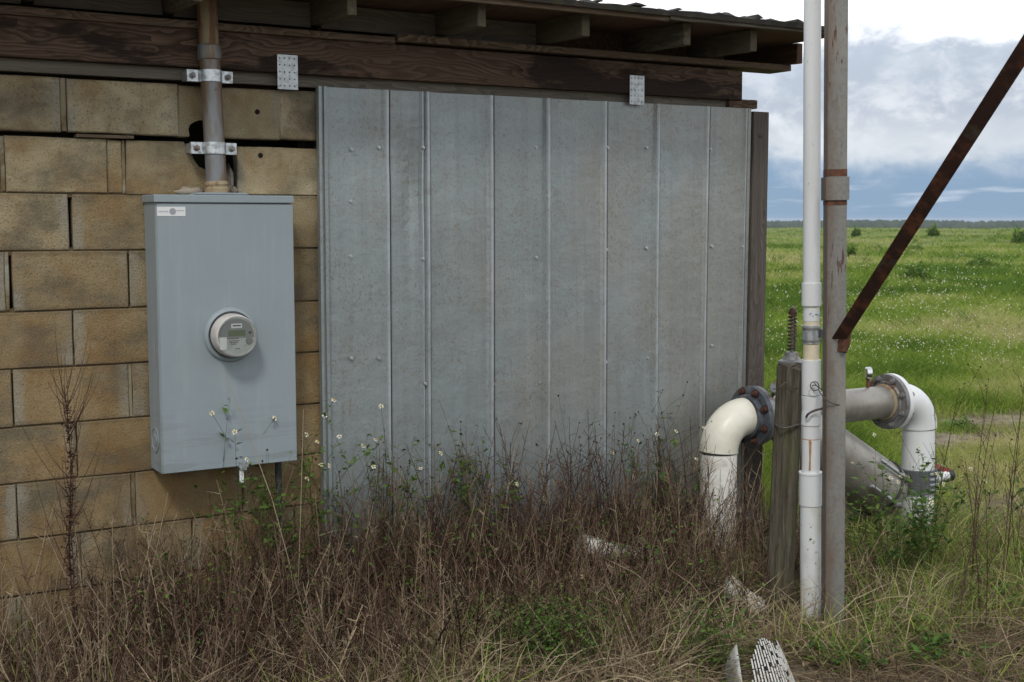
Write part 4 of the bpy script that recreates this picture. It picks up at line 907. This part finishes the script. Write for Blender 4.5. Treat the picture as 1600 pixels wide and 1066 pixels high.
o = npmesh('coarse_dead_stems', vv_, ff_, rn_, V['dead']); tag(o, 'coarse woody dead stems leaning through the dead weeds', 'dry stems', kind='stuff')
n = 14000; x = rs.uniform(3.5, 6.0, n); y = rs.uniform(-2.7, -.3, n)
P = blades(n, x, y, .05, .20, .9, 0, drop=.8); o = npmesh('corner_straw', *ribbons(P, rs.uniform(.0015, .0045, n), rs.beta(1.1, 3.4, n)), V['straw']); tag(o, 'short brown straw over the bare soil at the bottom right', 'dry grass', kind='stuff')
n = 6000; x = rs.uniform(3.5, 6.0, n); y = rs.uniform(-2.7, -.2, n); k = np.sin(x * 4 + 1) * np.sin(y * 5 + x) > -.2; x, y = x[k], y[k]; n = len(x)
P = blades(n, x, y, .05, .22, .4, 0, drop=.4); o = npmesh('corner_grass', *ribbons(P, rs.uniform(.002, .005, n), rs.uniform(0, 1, n)), V['meadow']); tag(o, 'sparse green grass at the bottom right', 'grass', kind='stuff')
# leaf litter: curled dead leaves and broken scraps caught in the weeds
n = 9000; x = rs.uniform(.0, 5.0, n); y = -.05 - rs.beta(1.2, 1.2, n) * 1.8; z = rs.uniform(0, 1, n) ** 2.2 * .38 * np.clip(1.2 + y * .7, .1, 1) * (x < 3.9) + .01
o = npmesh('leaf_litter', *leafquads(np.stack([x, y, z], 1), rs.uniform(.008, .030, n), rs.beta(1.4, 1.8, n)), V['litter']); tag(o, 'curled dead leaves and scraps caught in the dry weeds', 'leaf litter', kind='stuff')
# fresh green undergrowth
def green_patch(name, pts, rad_, n, lab, hmax=.12, size=(.012, .03), m='green'):
    cx = np.array([p.x for p in pts]); cy = np.array([p.y for p in pts]); k = rs.randint(0, len(pts), n)
    x = cx[k] + rs.normal(size=n) * rad_; y = cy[k] + rs.normal(size=n) * rad_; z = np.minimum(np.abs(rs.normal(size=n)) * .5, .95 + rs.uniform(-.15, .05, n)) * hmax
    o = npmesh(name, *leafquads(np.stack([x, y, z], 1), rs.uniform(*size, n), rs.uniform(0, 1, n)), V[m]); return tag(o, lab, 'ground cover', kind='stuff')
green_patch('ferny_patch', [G(860, 1062), G(825, 1066), G(885, 1050), G(1110, 1050)], .075, 5200, 'bright green ferny patch in the straw at the bottom centre', .26, (.010, .022))
green_patch('brush_greenery', [Vector((x_, y_, 0)) for x_, y_ in ((1.45, -.3), (1.7, -.35), (2.1, -.4), (2.5, -.4), (2.9, -.45), (3.2, -.4), (1.2, -.5), (3.0, -.8))], .16, 5200, 'green leaves growing up between the dead weeds', .42, (.010, .026))
green_patch('ground_cover', [G(850, 1030), G(880, 1010), G(800, 1045), G(440, 1050), G(30, 1060), G(1130, 960), G(700, 1000), G(460, 1060), G(845, 1020), G(830, 1035), G(870, 1000)], .11, 9000, 'low ferny green ground cover in the straw', .24, (.008, .019))
n = 9000; x = rs.uniform(.6, 5.2, n); y = -rs.uniform(.1, 1.6, n); msk = (np.sin(x * 3.7 + 2) * np.sin(y * 5 + x) > -.1) | (x > 3.7)
x, y = x[msk], y[msk]; n = len(x); P = blades(n, x, y, .05, .34, .4, 0, drop=.4); o = npmesh('green_grass_blades', *ribbons(P, rs.uniform(.002, .005, n), rs.uniform(0, 1, n)), V['meadow']); tag(o, 'sparse green grass growing through the dry straw', 'grass', kind='stuff')

# single weeds (things)
def weed(name, px, top, base_pt, h, lab, cat='weed', leaves=90, flowers=6, spread=.13, stalks=5, lm='green', sm='stalk', lsize=(.02, .05), lean=(0, 0), r=.0022, zlo=.25, buds=8, group=None, tsp=.7):
    t = thing(name, base_pt, lab, cat, group or ('weeds growing along the wall' if cat == 'weed' else None)); bp = np.array(base_pt)
    d = rs.normal(size=(stalks, 3)) * spread / h; d[:, 2] = 1; d[:, 0] += lean[0]; d[:, 1] += lean[1]
    L = h * rs.uniform(.75, 1., stalks); L[0] = h
    P = curve(np.repeat(bp[None], stalks, 0) + rs.normal(size=(stalks, 3)) * [.012, .012, 0], d, L, rs.normal(size=(stalks, 3)) * [.12, .12, .0], 6)
    tw = 7; m_ = stalks * tw; ss = rs.uniform(zlo, .9, m_); si = np.repeat(np.arange(stalks), tw); i0 = (ss * 5).astype(int).clip(0, 4); fr = (ss * 5 - i0)[:, None]
    o0 = P[si, i0] * (1 - fr) + P[si, i0 + 1] * fr; td = rs.normal(size=(m_, 3)) * tsp; td[:, 2] = np.abs(td[:, 2]) + .6
    Q = curve(o0, td, h * rs.uniform(.08, .26, m_), rs.normal(size=(m_, 3)) * .2, 4)
    st_ = join([polytubes(P, np.full(stalks, r), np.full(stalks, r * .35), rs.uniform(0, 1, stalks)), polytubes(Q, np.full(m_, r * .5), np.full(m_, r * .25), rs.uniform(0, 1, m_))])
    npmesh('stem', *st_, V[sm], t)
    if leaves:
        k = rs.randint(0, m_, leaves); f = rs.uniform(.0, 1, leaves); i0 = (f * 3).astype(int).clip(0, 2); c_ = Q[k, i0] + (Q[k, i0 + 1] - Q[k, i0]) * (f * 3 - i0)[:, None]
        npmesh('leaves', *leafquads(c_, rs.uniform(*lsize, leaves), rs.uniform(0, 1, leaves)), V[lm], t)
    tipz = np.concatenate([Q[:, -1], P[:, -1]]); order = np.argsort(-tipz[:, 2] + rs.normal(size=len(tipz)) * h * .15)
    for i in order[:flowers]:
        c_ = Vector(tipz[i]); nrm = Vector((R.uniform(-.5, .5), -R.uniform(.3, .9), R.uniform(.3, 1))).normalized(); a = nrm.cross(Vector((0, 0, 1))).normalized(); b = nrm.cross(a); mb = MB()
        for q in range(5):
            an = 2 * math.pi * q / 5 + R.uniform(-.2, .2); e_ = a * math.cos(an) + b * math.sin(an); s2 = nrm.cross(e_); l_ = R.uniform(.008, .013)
            mb.add([c_ + e_ * .003, c_ + e_ * l_ * .7 + s2 * .0042, c_ + e_ * l_ - nrm * .002, c_ + e_ * l_ * .7 - s2 * .0042], [(0, 1, 2, 3)])
        me_v = np.array([tuple(v) for v in mb.v]); me_f = np.array(mb.f)
        fo = npmesh('flower', me_v, me_f, np.full(len(me_v), R.random()), V['petal'], t)
        hv = np.array([tuple(c_ + nrm * .002)]); y_ = npmesh('flower_centre', *octs(hv, np.array([.0042]), np.array([.5])), V['yolk']); y_.parent = fo
        y_.location = (0, 0, 0)
    if buds:
        c_ = tipz[order[flowers:flowers + buds]]; sh_ = npmesh('seed_heads', *octs(c_, rs.uniform(.003, .006, len(c_)), rs.uniform(0, .4, len(c_))), V['dead'], t); sh_['kind'] = 'stuff'
    return t
fg = 'flowering weeds along the wall'
weed('flowering_weed', 0, 0, W(405, 950, -.22) * 1 - Vector((0, 0, W(405, 950, -.22).z)), .80, 'tallest white daisy weed in front of the meter box lower right corner', leaves=620, flowers=14, spread=.17, stalks=11, lsize=(.014, .036), zlo=.45)
def gb(px, y): v = W(px, 800, y); return Vector((v.x, y, 0))
weed('flowering_weed', 0, 0, gb(600, -.16), .72, 'white daisy weed over the left siding sheet beside the double rib', leaves=380, flowers=9, spread=.19, stalks=10, lsize=(.012, .034), zlo=.4)
weed('leafy_weed', 0, 0, gb(742, -.14), .68, 'broad leafed green weed in front of the third siding rib', leaves=230, flowers=1, spread=.13, stalks=7, lsize=(.02, .05), zlo=.5)
weed('leafy_weed', 0, 0, gb(670, -.20), .55, 'short green weed low in dead brush between the two daisy weeds', leaves=260, flowers=0, spread=.16, stalks=8, lsize=(.012, .03))
weed('flowering_weed', 0, 0, gb(1030, -.22), .66, 'sparse daisy weed in front of the siding just left of the cream elbow', leaves=300, flowers=6, spread=.16, stalks=9, lsize=(.012, .03))
weed('dry_weed', 0, 0, gb(855, -.2), .78, 'dark dry weed with beaded branches before the middle of the siding', leaves=0, flowers=0, spread=.20, stalks=6, sm='red_stalk', buds=30)
weed('dry_weed', 0, 0, gb(1050, -.12), .85, 'slim dark dry weed reaching up the siding by the cream elbow', leaves=20, flowers=0, spread=.10, stalks=5, sm='red_stalk', buds=26)
weed('leafy_weed', 0, 0, gb(265, -.2), .50, 'small green weed under the left corner of the meter box', leaves=160, flowers=0, spread=.16, stalks=6, lsize=(.012, .03))
weed('dry_weed', 0, 0, gb(545, -.2), .68, 'brown dry weed against the left end of the siding', leaves=0, flowers=0, spread=.16, stalks=7, sm='red_stalk', buds=24)
weed('dry_weed', 0, 0, gb(930, -.3), .66, 'brown dry weed over the lying white pipe', leaves=30, flowers=0, spread=.2, stalks=9, sm='red_stalk', buds=28, lsize=(.01, .02))
weed('dry_weed', 0, 0, gb(790, -.35), .62, 'brown dry weed right of the broad leafed green weed', leaves=0, flowers=0, spread=.2, stalks=9, sm='red_stalk', buds=28)
# tall reddish dead weed on the left
b0 = W(112, 900, -.33); b0.z = 0
rw = thing('red_dead_weed', b0, 'tall reddish brown dead weed with upswept branches at the far left', 'weed')
top_ = W(103, 600, -.33) - Vector((0, 0, 0)); K = 9; ns = 42
main = np.array([[tuple(b0.lerp(top_, k / 8) + Vector((.008 * math.sin(k * 1.3), 0, 0))) for k in range(9)]])
tt = rs.uniform(.38, 1., ns); o0 = np.array([tuple(b0.lerp(top_, t)) for t in tt]); sg = rs.choice([-1, 1], ns)
td = np.stack([sg * rs.uniform(.10, .75, ns), rs.normal(size=ns) * .3, rs.uniform(.7, 1., ns)], 1); td /= np.linalg.norm(td, axis=1, keepdims=True)
Q = curve(o0, td, rs.uniform(.10, .40, ns) * (1.25 - tt * .5), np.stack([-sg * .12, np.zeros(ns), np.full(ns, .15)], 1), 5)
rg = np.repeat(tt, 0)
npmesh('stem', *join([polytubes(main, np.array([.0058]), np.array([.0018]), np.array([.3])), polytubes(Q, np.full(ns, .0019), np.full(ns, .0005), rs.uniform(0, 1, ns))]), V['red_stalk'], rw)
lf = main[0][rs.randint(3, 8, 500)] + rs.normal(size=(500, 3)) * [.008, .008, .05]; npmesh('withered_leaves', *leafquads(lf, rs.uniform(.008, .022, 500), rs.uniform(0, .6, 500)), V['red_stalk'], rw)
# long leaning straw stalk before the box
def stalk(pts, r_, lab, m='straw', head=False, rndv=.75):
    t = thing('straw_stalk', pts[0], lab, 'grass stalk'); P = np.array([[tuple(p) for p in pts]]); npmesh('stem', *polytubes(P, np.array([r_]), np.array([r_ * .4]), np.array([rndv])), V[m], t)
stalk([G(470, 985), W(452, 880, -.6), W(425, 780, -.5), W(385, 670, -.35), W(348, 575, -.26)], .0026, 'long pale straw stalk leaning left across the meter box')
stalk([G(463, 1000), W(467, 880, -.6), W(471, 760, -.5), W(474, 640, -.4)], .002, 'thin upright straw stalk at the right edge of the meter box')
stalk([G(700, 1010), W(668, 930, -.6), W(660, 850, -.5), W(700, 880, -.5)], .002, 'pale broken straw stalk bent over in the weeds below the siding')
# right-hand bushes and stalks
bb_ = G(1390, 915); weed('flowering_weed', 0, 0, bb_, .50, 'bushy daisy weed with yellow centres beside the steel pole and far riser', leaves=700, flowers=9, spread=.26, stalks=16, lsize=(.018, .045), zlo=.15)
bb_ = G(1440, 905); weed('leafy_weed', 0, 0, bb_, .52, 'dark green weed climbing in front of the far white riser', leaves=420, flowers=5, spread=.2, stalks=10, lsize=(.015, .035), zlo=.1)
for (px, py, h_, lab) in [(1460, 900, .86, 'slim feathery green stalk rising before the far white riser'), (1520, 930, .92, 'dark branching stalk in front of the bare soil on the right'), (1563, 940, .98, 'tallest dark dead stalk near the right edge'),
                          (1590, 900, .60, 'short dead stalk at the very right edge'), (1490, 990, .75, 'dead stalk leaning left of the branching stalk'), (1540, 1000, .70, 'thin dead stalk nearest the bottom right corner')]:
    weed('dry_stalk' if 'green' not in lab else 'green_stalk', 0, 0, G(px, py), h_, lab, 'weed stalk', group='stalks on the right', leaves=30 if 'green' not in lab else 130, flowers=0, spread=.03, stalks=2, tsp=.35, sm='red_stalk' if 'green' not in lab else 'stalk', lm='green', lsize=(.006, .016), r=.003, zlo=.2, buds=6)
for i, (px, py) in enumerate([(1365, 985), (1405, 1045), (1340, 1055), (1545, 960), (1310, 1062), (1460, 1040)]):
    labs = ['leafy seedling clump beside the foot of the steel pole', 'largest leafy seedling clump at the bottom right', 'leafy seedling clump by the broken slotted pipe', 'leafy seedling clump among the dead stalks at right', 'small leafy seedling at the bottom edge right of the slotted pipe', 'sparse seedling on the straw below the dead stalks']
    weed('seedling_clump', 0, 0, G(px, py), .13, labs[i], 'seedlings', group='seedling clumps at the bottom right', leaves=80, flowers=0, spread=.12, stalks=7, lsize=(.02, .042), zlo=.2, buds=0, r=.0015)

# meadow: blades thinning with distance, bare soil patches left open
bare = [(G(1560, 660), 1.0, .55), (G(1500, 690), .8, .35), (G(1545, 860), .55, .35), (G(1590, 800), .5, .4), (G(1400, 1010), .35, .22), (G(1585, 1010), .4, .25), (G(1530, 925), .35, .25)]
def inpatch(x, y):
    s_ = np.zeros(len(x))
    for c_, rx_, ry_ in bare: s_ = np.maximum(s_, np.exp(-((x - c_.x) / rx_) ** 2 - ((y - c_.y) / ry_) ** 2))
    return s_
def field_pts(n, py0, py1, px0=1010, px1=2050, power=1.):
    py = py0 + (py1 - py0) * rs.uniform(size=n) ** power; px = rs.uniform(px0, px1, n)
    u = (px - 800) / FP; v = (py - 533) / FP; f = math.cos(PH) - v * math.sin(PH); z = -math.sin(PH) - v * math.cos(PH)
    dx = u * math.cos(TH) + f * math.sin(TH); dy = -u * math.sin(TH) + f * math.cos(TH); t = -H / z
    return dx * t, dy * t - D, t * f
def vnoise(x, y, f, seed):
    g_ = np.random.RandomState(seed).uniform(size=(64, 64)); X = x * f; Y = y * f; i = np.floor(X).astype(int); j = np.floor(Y).astype(int); a = X - i; b = Y - j; a = a * a * (3 - 2 * a); b = b * b * (3 - 2 * b)
    q = lambda p, r: g_[p % 64, r % 64]; return (q(i, j) * (1 - a) + q(i + 1, j) * a) * (1 - b) + (q(i, j + 1) * (1 - a) + q(i + 1, j + 1) * a) * b
def meadow(n, py0, py1, nm, lab):
    x, y, d = field_pts(n, py0, py1); k = (rs.uniform(size=n) > inpatch(x, y) * 1.1) & ((y > .35) | (x > 4.35)) & ~((x < 4.3) & (y < 3.8)) & ~((x < 5.3) & (y < .3) & (rs.uniform(size=n) < .6)); x, y, d = x[k], y[k], d[k]; n = len(x)
    fd_ = np.clip(12 / d, .15, 1); tuft = vnoise(x, y, .9, 1) * fd_ + vnoise(x, y, .22, 2) * (1 - fd_); t2 = vnoise(x, y, 2.9, 3)
    hh = (.05 + .16 * tuft ** 1.5 + .09 * t2) * np.clip(d / 9, .6, 1.25); m_ = 3; 
    bx = np.repeat(x, m_) + rs.normal(size=n * m_) * .02 * np.repeat(np.clip(d / 6, .5, 8), m_); by = np.repeat(y, m_) + rs.normal(size=n * m_) * .02 * np.repeat(np.clip(d / 6, .5, 8), m_)
    N_ = n * m_; dn = rs.normal(size=(N_, 3)) * .42; dn[:, 2] = 1; L = np.repeat(hh, m_) * rs.uniform(.5, 1.3, N_); bend = rs.normal(size=(N_, 3)) * .35; bend[:, 2] = -.2
    P = curve(np.stack([bx, by, hz(bx, by)], 1), dn, L, bend, 3); wd = np.repeat(np.maximum(.003, d * .00055), m_) * rs.uniform(.7, 1.4, N_)
    big = .5 + .5 * np.sin(x * .21 + y * .13) * np.sin(y * .17 - x * .07 + 1)
    dry_ = np.clip((vnoise(x, y, .13, 5) * .5 + vnoise(x, y, .5, 6) * .3 + vnoise(x, y, 1.7, 7) * .2 - .55) * 4.4, -.5, .6)
    rn = np.clip(np.repeat(.40 + dry_ * .75 - .30 * (tuft - .5) + .08 * np.clip(d / 60, 0, 1), m_) + rs.normal(size=N_) * .15, 0, 1)
    o = npmesh(nm, *ribbons(P, wd, rn), V['meadow']); tag(o, lab, 'grass', kind='stuff')
meadow(46000, 352, 480, 'far_meadow_grass', 'distant green meadow grass running to the tree line')
meadow(52000, 470, 720, 'meadow_grass', 'green meadow grass beyond the pipework')
meadow(20000, 700, 960, 'rough_grass', 'rough mixed grass round the pipework')
n = 1500; x, y, d = field_pts(n, 372, 690); k = ~((x < 4.3) & (y < 3.8)) & (y > .6) & (inpatch(x, y) < .3); x, y, d = x[k], y[k], d[k]; n = len(x); m_ = 26; N_ = n * m_
tw_ = np.repeat(rs.uniform(.04, .16, n) * np.clip(d / 14, .7, 3), m_); dn = rs.normal(size=(N_, 3)) * .45; dn[:, 2] = 1; bx = np.repeat(x, m_) + rs.normal(size=N_) * tw_; by = np.repeat(y, m_) + rs.normal(size=N_) * tw_
bend = rs.normal(size=(N_, 3)) * .4; bend[:, 2] = -.25; P = curve(np.stack([bx, by, hz(bx, by)], 1), dn, np.repeat(rs.uniform(.14, .34, n) * np.clip(d / 25, .75, 1.5), m_) * rs.uniform(.5, 1.2, N_), bend, 3)
o = npmesh('grass_tufts', *ribbons(P, np.repeat(np.maximum(.004, d * .0006), m_), np.clip(np.repeat(rs.choice([.08, .2, .5, .75], n), m_) + rs.normal(size=N_) * .08, 0, 1)), V['meadow']); tag(o, 'uneven taller grass tufts dotted through the meadow', 'grass', kind='stuff')
# white wild flowers
def flowersf(n, py0, py1, nm, lab, thr, px0=1100, px1=1900):
    x, y, d = field_pts(n, py0, py1, px0, px1); den = (.5 + .5 * np.sin(x * .8 + 2 * np.sin(y * .25)) * np.sin(y * .45 + x * .2)) * (.35 + .65 * (.5 + .5 * np.sin(x * 2.3 + y * 1.1) * np.sin(y * 1.7 - x)))
    k = (rs.uniform(size=n) < den ** thr) & (inpatch(x, y) < .3) & ~((x < 4.3) & (y < 3.8)); x, y, d = x[k], y[k], d[k]; n = len(x)
    hh = (.15 + .14 * rs.uniform(size=n)) * np.clip(d / 9, .7, 1.2); c_ = np.stack([x, y, hz(x, y) + hh], 1); s_ = rs.uniform(.003, .012, n) ** 1.0 * np.clip(d / 16, .75, 2.0)
    o = npmesh(nm, *octs(c_, s_, rs.uniform(0, 1, n)), V['petal']); tag(o, lab, 'wild flowers', kind='stuff')
flowersf(6500, 475, 610, 'white_wild_flowers', 'white wild flowers scattered in the middle of the meadow', 1.6)
flowersf(5200, 395, 485, 'distant_wild_flowers', 'pale bands of distant wild flowers across the meadow', 2.2)
flowersf(1500, 356, 400, 'farthest_wild_flowers', 'pale specks of wild flowers near the meadow horizon', 2.2)
flowersf(260, 610, 760, 'near_wild_flowers', 'few white flowers in the grass behind the pipework', 1.5)
# bushes in the field
def bush(px, py, wpx, hpx, lab):
    b = G(px, py); d_ = (b - cam.location).length; wv, hv = wpx * d_ / FP * .5, hpx * d_ / FP; b.z = float(hz(b.x, b.y)); t = thing('field_bush', b, lab, 'bush', 'bushes scattered over the meadow'); n = 1100
    c_ = rs.normal(size=(n, 3)); c_ /= np.linalg.norm(c_, axis=1, keepdims=True); c_ *= rs.uniform(.3, 1, (n, 1)) ** .5
    lump = .75 + .55 * np.sin(c_[:, 0] * 4 + px) * np.sin(c_[:, 1] * 5 + py) + .25 * rs.uniform(size=n); c_[:, 2] = np.abs(c_[:, 2]) * lump; pts = np.array(b) + c_ * [wv, wv, hv]
    npmesh('foliage', *leafquads(pts, rs.uniform(.10, .26, n) * hv, np.clip(rs.uniform(0, .8, n) + c_[:, 2] * .2, 0, 1)), V['bush'], t)
    k = 7; P = curve(np.repeat(np.array(b)[None], k, 0), rs.normal(size=(k, 3)) * [.5, .5, 0] + [0, 0, 1], np.full(k, hv * .8), np.zeros((k, 3)), 3); npmesh('stem', *polytubes(P, np.full(k, .01 + hv * .015), np.full(k, .004), rs.uniform(0, 1, k)), V['stalk'], t)
bush(1432, 441, 44, 28, 'dark green bush in mid meadow right of the rusty brace, the largest one')
bush(1532, 414, 44, 18, 'low dark bush in the meadow near the right edge')
bush(1458, 372, 18, 16, 'small upright bush on the meadow skyline')
bush(1596, 380, 30, 22, 'bush on the skyline at the very right edge')
bush(1432, 391, 26, 10, 'low brownish tuft of bush below the skyline between brace and right edge')
bush(1330, 402, 14, 16, 'small bush just right of the steel pole below the skyline')
bush(1508, 508, 40, 16, 'low wide bush among the white flowers at right')
bush(1338, 368, 14, 14, 'tiny bush on the skyline by the steel pole')
bush(1502, 612, 60, 14, 'low spreading green bush at the near edge of the bare soil')
bush(1500, 672, 56, 18, 'rounded bright green bush right of the far elbow')
bush(1585, 625, 60, 12, 'flat green bush behind the bare soil at the right edge')
# far wood
n = 7000; an = rs.uniform(-1.2, 2.4, n); r_ = rs.uniform(1150, 1700, n); x = r_ * np.sin(an); y = r_ * np.cos(an) - D; hh = 12.6 + rs.uniform(-.9, .9, n) + .5 * np.sin(an * 40)
o8 = np.array([(1, 0, .35), (.3, .95, .4), (-.8, .6, .3), (-.8, -.6, .4), (.3, -.95, .3), (0, 0, 1), (.1, .1, -.2)])
vs_ = np.stack([x, y, np.full(n, -12.)], 1)[:, None] + o8[None] * np.stack([rs.uniform(7, 16, n), rs.uniform(7, 16, n), hh], 1)[:, None]
i = np.arange(n * 7).reshape(n, 7); fs = np.concatenate([i[:, [a, (a + 1) % 5, 5]] for a in range(5)] + [i[:, [(a + 1) % 5, a, 6]] for a in range(5)])
o = npmesh('far_wood', vs_, fs, np.repeat(rs.uniform(0, 1, n), 7), V['far']); tag(o, 'thin dark line of distant woodland along the horizon', 'woodland', kind='stuff')

# ------------------------------------------------------------------ air
hb = MB().box(-3700, 3700, -3700, 3700, -13.6, 4.6)
nt_ = bpy.data.materials.new('haze'); nt_.use_nodes = True; nt = nt_.node_tree; nt.nodes.clear()
o_ = N('ShaderNodeOutputMaterial'); v_ = N('ShaderNodeVolumePrincipled'); v_.inputs['Color'].default_value = (.82, .90, 1, 1); v_.inputs['Density'].default_value = .00016; v_.inputs['Anisotropy'].default_value = .2
nt.links.new(v_.outputs[0], o_.inputs['Volume'])
hz_ = hb.build('haze', nt_); tag(hz_, kind='stuff', label='faint pale haze over the meadow and the distant wood')
